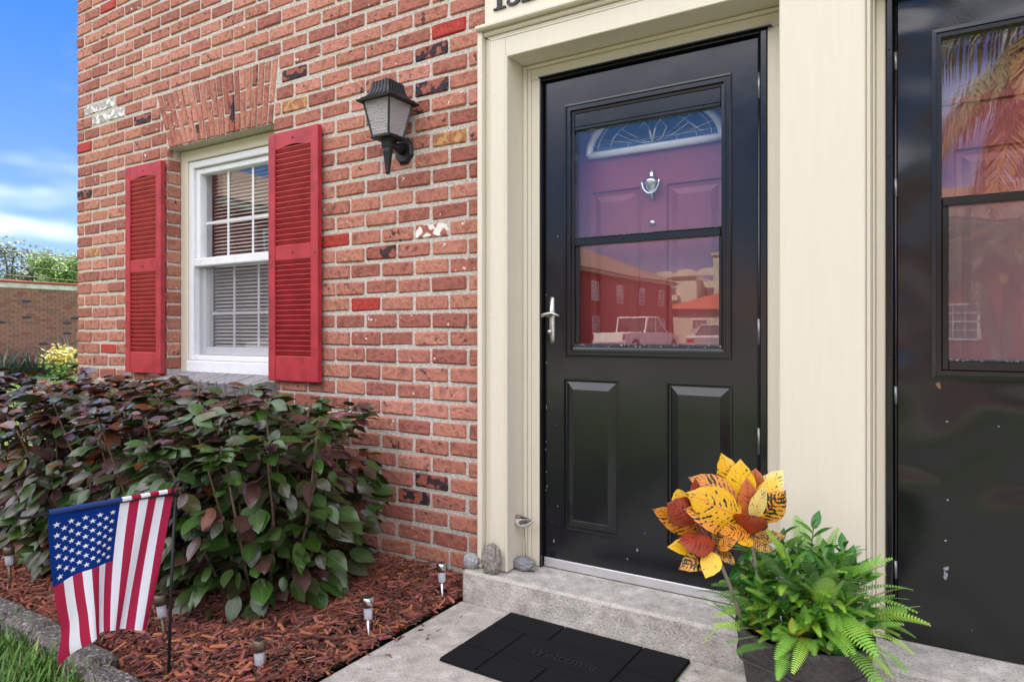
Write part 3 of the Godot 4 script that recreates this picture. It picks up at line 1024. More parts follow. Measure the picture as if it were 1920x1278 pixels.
func make_entry_door(x0: float, x1: float, fan: bool) -> void:
	var z := -0.13
	var cx := 0.4465 + x0
	var s := st()
	var panels := []
	for a in [cx - 0.275, cx + 0.055]:
		panels.append([a, 0.95, a + 0.22, 1.685])
		panels.append([a, 0.32, a + 0.22, 0.83])
	var lite := [x0 + 0.12, 1.846, x1 - 0.12, 2.02]
	var holes := panels.duplicate()
	if not fan: holes.append(lite)
	plate(s, x0, 0.13, x1, 2.15, z, holes)
	for p in panels:
		rings(s, p[0], p[1], p[2], p[3], [[0.0, z], [0.006, z - 0.008], [0.02, z - 0.010], [0.045, z - 0.002]])
	# jambs round the gap between the storm door and the door
	b6(s, x0 - 0.02, x0 - 0.001, 0.13, 2.15, z, -0.051)
	b6(s, x1 + 0.001, x1 + 0.02, 0.13, 2.15, z, -0.051)
	b6(s, x0, x1, 2.151, 2.16, z, -0.051)
	b6(s, x0, x1, 0.10, 0.129, z, -0.041)
	var d := part("entry_door", s, mats.red_door, house)
	if not fan:
		d.set_meta("label", "red entry door behind the storm door that has an insect screen")
		s = st()
		rings(s, lite[0], lite[1], lite[2], lite[3], [[-0.02, z], [-0.016, z + 0.012], [0.0, z + 0.012], [0.004, z - 0.01]], false)
		part("lite_frame", s, mats.red_door, d)
		s = st()
		b6(s, lite[0], lite[2], lite[1], lite[3], z - 0.014, z - 0.010)
		part("pane", s, mats.glass, d)
		s = st()
		b6(s, lite[0] - 0.02, lite[2] + 0.02, lite[1] - 0.02, lite[3] + 0.02, z - 0.05, z - 0.045)
		part("back_board", s, mats.red_door, d)
		return
	d.set_meta("label", "red entry door with a leaded fanlight and a knocker, seen through the glass")
	# fanlight: a half ellipse with a white frame and lead lines
	var a := 0.291
	var b := 0.20
	var by := 1.822
	s = st(false)
	var n := 28
	var arc := []
	for k in n + 1:
		var t := PI * k / n
		arc.append(Vector3(cx + cos(t) * (a - 0.014), by + 0.014 + sin(t) * (b - 0.014), z + 0.012))
	tube(s, arc, 0.016, 8)
	tube(s, [arc[0], arc[n]], 0.016, 8)
	var fan_frame := part("fanlight", s, mats.white, d)
	s = st()
	var ce := Vector3(cx, by + 0.014, z + 0.009)
	for k in n:
		face(s, [ce, Vector3(arc[k].x, arc[k].y, ce.z), Vector3(arc[k + 1].x, arc[k + 1].y, ce.z)], Vector3.BACK)
	part("fanlight_glass", s, mats.fan_glass, fan_frame)
	var lead := func(pts: Array, r: float) -> void:
		var q := st(false)
		tube(q, pts, r, 6)
		part("lead_line", q, mats.lead, fan_frame)
	var zz := z + 0.013
	for r in [0.82, 0.62]:
		var pts := []
		for k in 19:
			var t := PI * k / 18
			pts.append(Vector3(cx + cos(t) * a * r, by + 0.02 + sin(t) * b * r, zz))
		lead.call(pts, 0.0018)
	for t in [0.35, 0.75, PI - 0.75, PI - 0.35]:
		lead.call([Vector3(cx + cos(t) * a * 0.3, by + 0.02 + sin(t) * b * 0.3, zz), Vector3(cx + cos(t) * a * 0.92, by + 0.02 + sin(t) * b * 0.92, zz)], 0.0018)
	for g in [-1, 1]:
		lead.call([Vector3(cx, by + 0.03, zz), Vector3(cx + g * 0.04, by + 0.045, zz), Vector3(cx + g * 0.06, by + 0.085, zz), Vector3(cx + g * 0.035, by + 0.12, zz), Vector3(cx + g * 0.01, by + 0.09, zz), Vector3(cx, by + 0.04, zz)], 0.003)
		lead.call([Vector3(cx, by + 0.03, zz), Vector3(cx + g * 0.015, by + 0.09, zz), Vector3(cx, by + 0.16, zz)], 0.003)
		lead.call([Vector3(cx + g * 0.02, by + 0.03, zz), Vector3(cx + g * 0.09, by + 0.055, zz), Vector3(cx + g * 0.15, by + 0.09, zz), Vector3(cx + g * 0.20, by + 0.045, zz)], 0.0022)
		lead.call([Vector3(cx + g * 0.10, by + 0.022, zz), Vector3(cx + g * 0.10, by + 0.055, zz)], 0.0018)
	lead.call([Vector3(cx - 0.26, by + 0.05, zz), Vector3(cx + 0.26, by + 0.05, zz)], 0.0016)
	# knocker: an urn with a swinging ring, and the viewer below it
	s = st(false)
	lathe(s, [[0.0, -0.062], [0.006, -0.058], [0.005, -0.048], [0.011, -0.040], [0.024, -0.020], [0.030, 0.004], [0.031, 0.014], [0.022, 0.018], [0.010, 0.030], [0.013, 0.038], [0.006, 0.046], [0.004, 0.058], [0.0, 0.062]], 14, Vector3(cx, 1.690, z + 0.016))
	var kn := part("knocker", s, mats.silver, d)
	s = st(false)
	var ring := []
	for k in 15:
		var t := PI + PI * k / 14
		ring.append(Vector3(cx + cos(t) * 0.036, 1.700 + sin(t) * 0.052, z + 0.034))
	tube(s, ring, 0.005, 8)
	part("knocker_ring", s, mats.silver, kn)
	s = st(false)
	tube(s, [Vector3(cx, 1.535, z), Vector3(cx, 1.535, z + 0.012)], [0.013, 0.010], 14)
	part("door_viewer", s, mats.silver, d)

func make_second_door() -> void:
	var f := st()
	b6(f, 1.2735, 1.292, 0.1275, 2.159, -0.05, 0.028, 0.003)
	b6(f, 1.2735, 2.184, 2.1525, 2.1595, -0.05, 0.036, 0.002)
	b6(f, 2.172, 2.1845, 0.1275, 2.152, -0.05, 0.028, 0.003)
	part("door_frame", f, mats.black, house)
	var x0 := 1.305
	var x1 := 2.170
	var y0 := 0.130
	var y1 := 2.148
	var g := [1.395, 0.955, 2.08, 2.032]
	var s := st()
	plate(s, x0, y0, x1, y1, 0.0, [g])
	for a in [[x0, -1], [x1, 1]]:
		face(s, [Vector3(a[0], y0, 0), Vector3(a[0], y1, 0), Vector3(a[0], y1, -0.04), Vector3(a[0], y0, -0.04)], Vector3(a[1], 0, 0))
	for a in [[y0, -1], [y1, 1]]:
		face(s, [Vector3(x0, a[0], 0), Vector3(x1, a[0], 0), Vector3(x1, a[0], -0.04), Vector3(x0, a[0], -0.04)], Vector3(0, a[1], 0))
	plate(s, x0, y0, x1, y1, -0.04, [[g[0] + 0.028, g[1] + 0.028, g[2] - 0.028, g[3] - 0.028]], Vector3.FORWARD)
	var leaf := part("storm_door", s, mats.black_dented, house)
	leaf.set_meta("label", "dented black storm door with an insect screen, beyond the cream pillar")
	s = st()
	rings(s, g[0], g[1], g[2], g[3], [[0.0, 0.0], [0.001, 0.009], [0.012, 0.010], [0.013, 0.004], [0.026, 0.004], [0.027, -0.04]], false)
	part("glazing_bead", s, mats.black, leaf)
	s = st()
	b6(s, 1.4225, 2.0525, 1.487, 1.514, -0.034, -0.002, 0.003)
	part("cross_rail", s, mats.black, leaf)
	s = st()
	b6(s, 1.4225, 1.440, 0.9825, 1.4865, -0.034, -0.008, 0.002)
	part("sash_stile", s, mats.black, leaf)
	s = st()
	b6(s, 1.4405, 2.0525, 0.9825, 1.010, -0.034, -0.008, 0.002)
	part("sash_rail", s, mats.black, leaf)
	s = st()
	b6(s, 1.4405, 2.05, 1.0102, 1.016, -0.030, -0.009, 0.001)
	part("worn_strip", s, mats.black_worn, leaf)
	s = st()
	b6(s, 1.4225, 2.0525, 1.5142, 2.0045, -0.016, -0.013)
	part("pane", s, mats.glass, leaf)
	s = st()
	b6(s, 1.4225, 2.0525, 1.5142, 2.0045, -0.030, -0.027)
	part("inner_pane", s, mats.glass, leaf)
	s = st()
	b6(s, 1.4405, 2.0525, 1.0165, 1.4865, -0.022, -0.019)
	part("pane", s, mats.glass, leaf)
	s = st()
	b6(s, 1.4405, 2.0525, 1.0165, 1.4865, -0.032, -0.029)
	part("inner_pane", s, mats.glass, leaf)
	s = st()
	face(s, [Vector3(1.4405, 1.0165, -0.012), Vector3(2.0525, 1.0165, -0.012), Vector3(2.0525, 1.4865, -0.012), Vector3(1.4405, 1.4865, -0.012)], Vector3.BACK)
	part("insect_screen", s, mats.screen, leaf)
	s = st(false)
	tube(s, [Vector3(1.2985, 0.14, 0.012), Vector3(1.2985, 2.145, 0.012)], 0.0042, 8)
	part("hinge_rod", s, mats.black, leaf)
	for y in [1.955, 1.555, 0.90, 0.35]:
		s = st(false)
		tube(s, [Vector3(1.2985, y - 0.028, 0.0125), Vector3(1.2985, y + 0.028, 0.0125)], 0.0055, 8)
		part("hinge", s, mats.worn_steel, leaf)
	for y in [1.99, 1.655, 1.43, 1.03, 0.5]:
		s = st(false)
		tube(s, [Vector3(1.281, y, 0.027), Vector3(1.281, y, 0.031)], 0.003, 8)
		part("screw", s, mats.rubber, leaf)
	# flaking paint and the scars of an older fitting
	for q in [[1.432, 0.352, 0.010, 0.028], [1.434, 0.375, 0.016, 0.010], [1.438, 0.585, 0.007, 0.006], [1.436, 0.825, 0.007, 0.005], [1.405, 0.985, 0.003, 0.008], [1.565, 0.82, 0.005, 0.004], [1.5, 0.20, 0.0015, 0.007]]:
		chip(leaf, q[0], q[1], 0.0, q[2] * 0.7, q[3] * 0.7, mats.primer)
	chip(leaf, 1.414, 0.935, 0.0, 0.010, 0.014, mats.rust)
	make_entry_door(1.285, 2.165, false)

# ---------------------------------------------------------------- surroundings
# a side outline (z, y) pushed out from x0 to x1
func extrude(s: SurfaceTool, pts: Array, x0: float, x1: float) -> void:
	var poly := PackedVector2Array()
	for p in pts: poly.append(Vector2(p[0], p[1]))
	var idx := Geometry2D.triangulate_polygon(poly)
	var c := Vector2.ZERO
	for p in poly: c += p / poly.size()
	for i in range(0, idx.size(), 3):
		for g in [[x0, -1], [x1, 1]]:
			var t := []
			for k in 3: t.append(Vector3(g[0], poly[idx[i + k]].y, poly[idx[i + k]].x))
			face(s, t, Vector3(g[1] * sign(x1 - x0), 0, 0))
	var cw := Geometry2D.is_polygon_clockwise(poly)
	for i in poly.size():
		var a := poly[i]
		var b := poly[(i + 1) % poly.size()]
		var d := (b - a)
		var n := Vector2(d.y, -d.x) if not cw else Vector2(-d.y, d.x)
		face(s, [Vector3(x0, a.y, a.x), Vector3(x1, a.y, a.x), Vector3(x1, b.y, b.x), Vector3(x0, b.y, b.x)], Vector3(0, n.y, n.x))

func wheel(parent: Node, at: Vector3, r: float, w: float) -> void:
	var s := st(false)
	var t := Transform3D(Basis(Vector3.BACK, PI / 2), at)
	lathe(s, [[r * 0.62, -w / 2], [r * 0.95, -w / 2], [r, -w * 0.35], [r, w * 0.35], [r * 0.95, w / 2], [r * 0.62, w / 2]], 20)
	var o := part("wheel", s, mats.rubber, parent, t)
	s = st(false)
	lathe(s, [[0.0, -w * 0.42], [r * 0.62, -w * 0.42], [r * 0.64, w * 0.42], [0.0, w * 0.42]], 16)
	part("rim", s, mats.metal, o)

func make_truck() -> void:
	var t := thing("pickup_truck", Vector3(-11.75, -0.03, 27.0), "white pickup truck parked with its tailgate towards the black doors, mirrored in the glass", "truck", "", 0.17)
	var paint: Material = mats.car_white
	var s := st()
	# bed and bonnet in one side outline with wheel arches
	var o := [[0.06, 0.52], [0.06, 1.02], [2.0, 1.04], [2.0, 1.06], [3.75, 1.06], [4.0, 1.04], [5.0, 0.96], [5.2, 0.82], [5.22, 0.45], [4.75, 0.42]]
	for k in 7:
		var a := PI * k / 6
		o.append([4.35 + 0.38 * cos(a), 0.42 + 0.36 * sin(a)])
	o.append([1.45, 0.40])
	for k in 7:
		var a := PI * k / 6
		o.append([1.05 + 0.38 * cos(a), 0.42 + 0.36 * sin(a)])
	o.append([0.1, 0.44])
	extrude(s, o, -0.93, 0.93)
	part("body", s, paint, t)
	s = st()
	# cab: pillars and roof around dark glass
	for x in [-0.86, 0.80]:
		for pr in [[[2.02, 1.055], [2.12, 1.055], [2.32, 1.80], [2.20, 1.80]], [[2.98, 1.055], [3.06, 1.055], [3.02, 1.80], [2.94, 1.80]], [[3.80, 1.055], [3.90, 1.055], [3.30, 1.80], [3.22, 1.80]]]:
			extrude(s, pr, x, x + 0.06)
	b6(s, -0.86, 0.86, 1.80, 1.87, 2.18, 3.34, 0.03)
	part("cab", s, paint, t)
	s = st()
	extrude(s, [[2.06, 1.06], [3.84, 1.06], [3.27, 1.795], [2.24, 1.795]], -0.835, 0.835)
	part("cab_glass", s, mats.car_glass, t)
	s = st()
	b6(s, -0.84, 0.84, 0.60, 1.03, 0.0, 0.058, 0.015)
	part("tailgate", s, paint, t)
	for x in [-0.885, 0.885]:
		s = st()
		b6(s, x - 0.04, x + 0.04, 0.72, 0.98, 0.03, 0.058, 0.01)
		part("tail_light", s, mats.tail_light, t)
	s = st()
	b6(s, -0.92, 0.92, 0.46, 0.58, -0.10, 0.055, 0.02)
	part("rear_bumper", s, mats.metal, t)
	for x in [-0.82, 0.82]:
		for z in [1.05, 4.35]:
			wheel(t, Vector3(x, 0.37, z), 0.37, 0.24)

func make_car(at: Vector3, turn: float, m: Material, label: String) -> void:
	var t := thing("parked_car", at, label, "car", "", turn)
	var s := st()
	var o := [[0.0, 0.50], [0.02, 0.90], [0.25, 0.98], [1.2, 0.98], [3.3, 0.95], [4.2, 0.80], [4.4, 0.62], [4.4, 0.32], [4.02, 0.28]]
	for k in 7:
		var a := PI * k / 6
		o.append([3.65 + 0.34 * cos(a), 0.30 + 0.34 * sin(a)])
	o.append([1.2, 0.26])
	for k in 7:
		var a := PI * k / 6
		o.append([0.85 + 0.34 * cos(a), 0.30 + 0.34 * sin(a)])
	o.append([0.05, 0.30])
	extrude(s, o, -0.86, 0.86)
	part("body", s, m, t)
	s = st()
	b6(s, -0.62, 0.62, 1.40, 1.46, 1.05, 2.35, 0.03)
	for x in [-0.66, 0.62]:
		extrude(s, [[0.28, 0.975], [0.42, 0.975], [1.08, 1.42], [0.98, 1.42]], x, x + 0.04)
		extrude(s, [[3.18, 0.955], [3.30, 0.955], [2.42, 1.42], [2.32, 1.42]], x, x + 0.04)
		extrude(s, [[1.70, 0.965], [1.80, 0.965], [1.76, 1.42], [1.68, 1.42]], x, x + 0.04)
	part("roof", s, m, t)
	s = st()
	extrude(s, [[0.34, 0.978], [3.22, 0.958], [2.36, 1.40], [1.02, 1.40]], -0.64, 0.64)
	part("cabin_glass", s, mats.car_glass, t)
	for x in [-0.66, 0.66]:
		s = st()
		b6(s, x - 0.16, x + 0.16, 0.70, 0.84, -0.012, 0.03, 0.01)
		part("tail_light", s, mats.tail_light, t)
	s = st()
	b6(s, -0.8, 0.8, 0.36, 0.50, -0.06, 0.02, 0.02)
	part("rear_bumper", s, m, t)
	for x in [-0.76, 0.76]:
		for z in [0.85, 3.65]:
			wheel(t, Vector3(x, 0.32, z), 0.32, 0.2)

# a two-storey block; faces = list of [origin on the wall, unit along the wall, outward normal, length]
func add_window(parent: Node, c: Vector3, along: Vector3, out: Vector3, w: float, h: float) -> void:
	var b := Basis(along, Vector3.UP, out)
	var s := st()
	for a in [[-w / 2, 0, 0.07, h], [w / 2, 0, 0.07, h], [0, -h / 2, w, 0.07], [0, h / 2, w, 0.07], [0, 0, w, 0.05]]:
		boxt(s, Transform3D(b, c + along * a[0] + Vector3.UP * a[1] + out * 0.03), Vector3(a[2], a[3], 0.06), 0.0)
	for k in [-1, 1]:
		boxt(s, Transform3D(b, c + along * (w / 6 * k) + out * 0.028), Vector3(0.03, h, 0.04), 0.0)
		boxt(s, Transform3D(b, c + Vector3.UP * (h / 4 * k) + out * 0.026), Vector3(w, 0.03, 0.04), 0.0)
	var f := part("window", s, mats.white, parent)
	s = st()
	boxt(s, Transform3D(b, c + out * 0.012), Vector3(w, h, 0.02), 0.0)
	part("pane", s, mats.window_glass, f)

func make_blocks() -> void:
	# long brick block down the left side of the court
	var a := thing("apartment_block", Vector3(-19.2, 0, 6.0), "long red brick block with a tan roof mirrored in the door beside the brick wall", "building")
	var s := st()
	b6(s, -9.0, 0.0, -0.2, 5.5, 0.0, 52.0)
	part("wall", s, mats.far_brick, a)
	s = st()
	b6(s, -0.02, 0.45, 5.35, 5.55, -0.5, 52.5, 0.02)
	part("eave", s, mats.stucco, a)
	s = st()
	hip(s, -9.6, 0.6, -0.6, 52.6, 5.56, 7.9)
	part("roof", s, mats.shingle, a)
	for z in [3.5, 8.0, 12.5, 17.5, 22.0, 26.5, 31.0, 35.5, 40.0, 44.5, 49.0]:
		for y in [1.5, 4.1]:
			add_window(a, Vector3(0.0, y, z), Vector3.FORWARD, Vector3.RIGHT, 1.1, 1.35)
	# the block straight across, behind the palms
	var b := thing("apartment_block", Vector3(-3.0, 0, 28.0), "red brick block with a tan roof and white windows, mirrored in the screened door", "building")
	s = st()
	b6(s, 0.0, 26.0, -0.2, 5.1, 0.0, 9.0)
	part("wall", s, mats.far_brick, b)
	s = st()
	b6(s, -0.4, 26.4, 4.95, 5.12, -0.45, 0.02, 0.02)
	part("eave", s, mats.stucco, b)
	s = st()
	hip(s, -0.6, 26.6, -0.6, 9.6, 5.13, 7.3)
	part("roof", s, mats.shingle, b)
	for x in [2.0, 5.1, 8.4, 11.5, 14.6, 18.0, 21.0]:
		for y in [1.45, 3.85]:
			add_window(b, Vector3(x, y, 0.0), Vector3.RIGHT, Vector3.FORWARD, 1.15, 1.4)
	# low cream building
	var d := thing("low_building", Vector3(-21.0, 0, 62.0), "low cream building with a red roof, mirrored beyond the pickup truck", "building")
	s = st()
	b6(s, 0.0, 15.0, -0.2, 3.4, 0.0, 10.0)
	part("wall", s, mats.stucco, d)
	s = st()
	hip(s, -0.5, 15.5, -0.5, 10.5, 3.41, 5.6)
	part("roof", s, mats.tile_red, d)
	for x in [3.2, 7.0, 10.5]:
		add_window(d, Vector3(x, 1.9, 0.0), Vector3.RIGHT, Vector3.FORWARD, 1.4, 0.9)
	# tall cream building with a scalloped parapet and a stair tower
	var c := thing("cream_hotel", Vector3(-44.0, 0, 100.0), "tall cream building with scalloped parapets and a stair tower, mirrored far off", "building")
	s = st()
	b6(s, 0.0, 14.5, -0.2, 9.6, 0.0, 14.0)
	b6(s, 20.5, 34.0, -0.2, 9.6, 0.0, 14.0)
	b6(s, 14.5, 17.2, -0.2, 9.0, 2.5, 14.0)
	part("wall", s, mats.stucco, c)
	s = st()
	b6(s, 17.2, 20.5, -0.2, 12.2, -0.8, 3.5)
	b6(s, 17.0, 20.7, 12.2, 12.6, -1.0, 3.7)
	part("tower", s, mats.stucco, c)
	s = st()
	b6(s, 18.3, 19.4, 1.0, 11.0, -0.86, -0.805)
	part("tower_window", s, mats.window_glass, c)
	for x in [0.2, 3.8, 7.4, 11.0, 21.0, 24.6, 28.2]:
		s = st(false)
		var pts := [[0.0, 9.6], [3.6, 9.6]]
		for k in 13:
			var t := PI * k / 12
			pts.append([1.8 + 1.8 * cos(t), 9.6 + 0.25 + 0.75 * sin(t)])
		var q := st()
		extrude(q, pts, 0.0, 0.4)
		part("scallop", q, mats.stucco, c, Transform3D(Basis(Vector3.UP, -PI / 2) , Vector3(x + 3.6, 0, 0.02)).rotated_local(Vector3.UP, PI))
	for x in [2.5, 6.5, 10.5, 15.8, 23.0, 27.0, 31.0]:
		for y in [1.6, 4.4, 7.2]:
			var z := 2.5 if x > 14.5 and x < 17.2 else 0.0
			s = st()
			b6(s, x - 0.8, x + 0.8, y - 0.9, y + 0.9, z - 0.02, z + 0.02)
			part("balcony_door", s, mats.window_glass, c)
			s = st()
			b6(s, x - 1.3, x + 1.3, y - 1.1, y - 0.3, z - 0.9, z - 0.05)
			part("balcony", s, mats.stucco, c)

func hip(s: SurfaceTool, x0: float, x1: float, z0: float, z1: float, y0: float, y1: float) -> void:
	var w: float = min(x1 - x0, z1 - z0) / 2
	var along_z := z1 - z0 > x1 - x0
	var r0 := Vector3((x0 + x1) / 2, y1, z0 + w) if along_z else Vector3(x0 + w, y1, (z0 + z1) / 2)
	var r1 := Vector3((x0 + x1) / 2, y1, z1 - w) if along_z else Vector3(x1 - w, y1, (z0 + z1) / 2)
	var a := Vector3(x0, y0, z0)
	var b := Vector3(x1, y0, z0)
	var c := Vector3(x1, y0, z1)
	var d := Vector3(x0, y0, z1)
	if along_z:
		face(s, [a, b, r0], Vector3.UP); face(s, [c, d, r1], Vector3.UP)
		face(s, [b, c, r1, r0], Vector3.UP); face(s, [d, a, r0, r1], Vector3.UP)
	else:
		face(s, [d, a, r0], Vector3.UP); face(s, [b, c, r1], Vector3.UP)
		face(s, [a, b, r1, r0], Vector3.UP); face(s, [c, d, r0, r1], Vector3.UP)
	face(s, [a, b, c, d], Vector3.DOWN)

# one tree: trunk, limbs and a crown of leaf-sized faces gathered in clumps
func make_tree(at: Vector3, h: float, rad: float, clumps: int, leaves: int, size: float, m: Material, label: String, group := "", open := 0.0) -> void:
	var t := thing("tree", at, label, "tree", group)
	var s := st(false)
	var fork := h * 0.5
	tube(s, [Vector3.ZERO, Vector3(0.05, fork * 0.5, 0), Vector3(0, fork, 0.05)], [h * 0.035, h * 0.028, h * 0.022], 8)
	var centres := []
	for k in clumps:
		var a := rng.randf() * TAU
		var r := rad * sqrt(rng.randf()) * 0.85
		var y: float = lerpf(h * 0.55, h * 0.92, rng.randf())
		centres.append(Vector3(cos(a) * r, y - 0.18 * r, sin(a) * r))
	for c in centres:
		tube(s, [Vector3(0, fork * 0.9, 0), Vector3(c.x * 0.45, lerpf(fork, c.y, 0.6), c.z * 0.45), c], [h * 0.016, h * 0.009, h * 0.003], 5, false)
	part("trunk", s, mats.bark, t)
	s = st()
	for c in centres:
		var cr := rad * rng.randf_range(0.22, 0.42)
		for k in leaves:
			var d := Vector3(rng.randfn(), rng.randfn() * 0.7, rng.randfn()).normalized() * cr * pow(rng.randf(), 0.45 + open)
			var p: Vector3 = c + d
			var b := Basis.from_euler(Vector3(rng.randf_range(-0.9, 0.9), rng.randf() * TAU, rng.randf_range(-0.9, 0.9)))
			var l := size * rng.randf_range(0.7, 1.3)
			var u := b.x * l
			var v := b.z * l * 0.5
			face(s, [p, p + u * 0.5 + v, p + u, p + u * 0.5 - v], b.y)
	part("crown", s, m, t)

# a palm: ringed trunk and arching fronds of narrow leaflets
func make_palm(at: Vector3, trunks: Array, frond_len: float, fronds: int, label: String, droop := 1.0) -> void:
	var t := thing("palm_tree", at, label, "palm")
	for tr in trunks:
		var top := Vector3(tr[0], tr[1], tr[2])
		var base := Vector3(tr[0] * 0.15, 0, tr[2] * 0.15)
		var s := st(false)
		var path := []
		var rad := []
		for k in 15:
			var q := k / 14.0
			path.append(base.lerp(top, q) + Vector3(0.1 * sin(q * 3), 0, 0))
			rad.append(lerpf(0.20, 0.12, q) * (1.0 + 0.06 * (k % 2)))
		path[0].y = -0.1
		tube(s, path, rad, 10)
		part("trunk", s, mats.palm_bark, t)
		var tip: Vector3 = path[14]
		for f in fronds:
			var a := TAU * f / fronds + rng.randf_range(-0.25, 0.25)
			var el := rng.randf_range(-0.3, 1.1)
			var dir := Vector3(cos(a) * cos(el), sin(el), sin(a) * cos(el))
			frond(t, tip, dir, frond_len * rng.randf_range(0.8, 1.15), droop)

func frond(parent: Node, tip: Vector3, dir: Vector3, length: float, droop: float) -> void:
	var q := st()
	var p := tip
	var d := dir
	var n := 26
	var prev := p
	for k in n:
		var f := k / float(n)
		d = (d + Vector3.DOWN * 0.075 * droop).normalized()
		p = prev + d * length / n
		var side := d.cross(Vector3.UP).normalized()
		var up := side.cross(d).normalized()
		face(q, [prev - side * 0.012, prev + side * 0.012, p + side * 0.012, p - side * 0.012], up)
		if k > 3:
			var ll := length * 0.34 * sin(PI * pow(f, 0.7) * 0.92 + 0.18)
			for g in [-1, 1]:
				for e in 2:
					var o := prev.lerp(p, 0.25 + 0.5 * e)
					var ld: Vector3 = (side * g * 0.85 + d * 0.55 + Vector3.DOWN * rng.randf_range(0.1, 0.75)).normalized()
					var mid := o + ld * ll * 0.55
					var end := o + (ld + Vector3.DOWN * 0.45 * droop).normalized() * ll
					var wv := d * 0.022
					face(q, [o - wv * 0.5, o + wv * 0.5, mid + wv * 0.7, mid - wv * 0.7], up)
					face(q, [mid - wv * 0.7, mid + wv * 0.7, end], up)
		prev = p
	part("frond", q, mats.palm_leaf if rng.randf() > 0.3 else mats.palm_dry, parent)

func make_surroundings() -> void:
	mats.bark = tri(mat(lin(0.10, 0.075, 0.055), 0.95), 3.0)
	mats.palm_bark = tri(mat(lin(0.26, 0.22, 0.17), 0.95), 3.0)
	mats.leaf_far = leaf_mat(lin(0.06, 0.11, 0.03), 0.6)
	mats.leaf_bright = leaf_mat(lin(0.16, 0.30, 0.04), 0.6)
	mats.leaf_strap = leaf_mat(lin(0.045, 0.085, 0.045), 0.5)
	mats.leaf_yellow = leaf_mat(lin(0.50, 0.42, 0.06), 0.5)
	mats.palm_leaf = leaf_mat(lin(0.10, 0.13, 0.03), 0.45)
	mats.palm_dry = leaf_mat(lin(0.30, 0.17, 0.05), 0.6)
	mats.car_white = mat(lin(0.80, 0.80, 0.80), 0.25)
	mats.car_silver = mat(lin(0.45, 0.46, 0.48), 0.25, 0.5)
	mats.car_glass = mat(lin(0.03, 0.034, 0.038), 0.05)
	mats.window_glass = mat(lin(0.12, 0.14, 0.16), 0.06)
	mats.tail_light = mat(lin(0.45, 0.02, 0.02), 0.2)
	mats.tile_red = tri(mat(lin(0.40, 0.10, 0.06), 0.9), 0.6)
	make_blocks()
	make_truck()
	make_car(Vector3(-6.4, -0.03, 24.6), 0.10, mats.car_silver, "silver car parked beside the white pickup truck")
	make_car(Vector3(-11.4, -0.03, 10.6), -1.5, mats.car_white, "white car parked along the kerb, mirrored low in the window")
	# the brick garden wall beyond the corner of the house
	var gw := thing("garden_wall", Vector3(-19.5, 0, -24.0), "weathered brown brick garden wall with a pale coping, beyond the house corner", "wall")
	var s := st()
	b6(s, -0.25, 0.0, -0.3, 2.26, 0.0, 26.0)
	part("core", s, mats.mortar_old, gw)
	s = st()
	b6(s, -0.30, 0.05, 2.262, 2.42, -0.05, 26.05, 0.02)
	part("coping", s, mats.stucco, gw)
	s = st()
	b6(s, -0.36, 0.10, 2.422, 2.47, -0.1, 26.1, 0.01)
	part("coping_tiles", s, mats.tile_red, gw)
	var sets := [st(), st(), st(), st(), st()]
	for c in 31:
		var y := 0.02 + 0.072 * c
		var z := 11.0 + (0.1 if c % 2 else 0.0)
		while z < 25.6:
			var pick := rng.randf()
			var which := 0 if pick < 0.42 else 1 if pick < 0.75 else 2 if pick < 0.93 else 3 if pick < 0.97 else 4
			boxt(sets[which], Transform3D(Basis(), Vector3(0.0, y + 0.031, z + 0.098)), Vector3(0.03, 0.060, 0.19), 0.0)
			z += 0.2032
	var am := ArrayMesh.new()
	var cols := [lin(0.36, 0.18, 0.115), lin(0.42, 0.20, 0.125), lin(0.29, 0.145, 0.10), lin(0.07, 0.07, 0.08), lin(0.40, 0.09, 0.07)]
	for k in 5:
		sets[k].generate_normals()
		sets[k].commit(am)
		var m := tri(mat(cols[k], 0.95), 1.2)
		m.albedo_texture = mats.mortar.albedo_texture
		am.surface_set_material(k, m)
	put("bricks", am, null, gw).set_meta("kind", "stuff")
	# planting at the foot of the wall
	for k in 9:
		var z := -5.0 - 0.36 * k
		strap_plant(Vector3(-19.0 + rng.randf_range(-0.2, 0.2), -0.09, z), rng.randf_range(0.7, 0.95), "dark green strap-leaved plant in the row along the garden wall")
	strap_plant(Vector3(-18.7, -0.09, -7.0), 1.25, "taller spiky strap-leaved plant where the garden wall meets the house corner")
	yellow_bush(Vector3(-17.55, -0.09, -6.15))
	make_tree(Vector3(-31.0, -0.1, -10.4), 5.3, 2.1, 24, 260, 0.12, mats.leaf_far, "loose open tree with dark leaves rising behind the garden wall", "", 0.25)
	make_tree(Vector3(-26.2, -0.1, -10.6), 4.4, 1.35, 26, 420, 0.10, mats.leaf_bright, "dense bright green tree behind the garden wall next to the house corner")
	make_tree(Vector3(-24.6, -0.1, -6.6), 2.95, 0.7, 10, 240, 0.09, mats.leaf_bright, "low bright green bushy tree just showing over the garden wall")
	for a in [[3.18, 3.02], [2.90, 2.72], [2.72, 2.62], [3.6, 3.5]]:
		s = st(false)
		var path := []
		for k in 13:
			var f := k / 12.0
			path.append(Vector3(-22.5, lerpf(a[0] + 0.5, a[1] - 0.1, f) - 0.5 * 4 * f * (1 - f) * 0.5, lerpf(6.0, -24.0, f)) - Vector3(-22.5, 0, 6.0))
		tube(s, path, 0.014, 5)
		var w := part("power_line", s, mats.rubber, self)
		w.position = Vector3(-22.5, 0, 6.0)
		tag(w, "thin black overhead cable strung in front of the trees behind the garden wall", "cable", "overhead cables behind the garden wall")
	# palms in the court, mirrored in the screened door
	make_palm(Vector3(2.9, -0.09, 7.0), [[0.0, 4.3, 0.0]], 2.3, 34, "palm with long drooping fronds standing near the walk, mirrored in the screened door", 1.25)
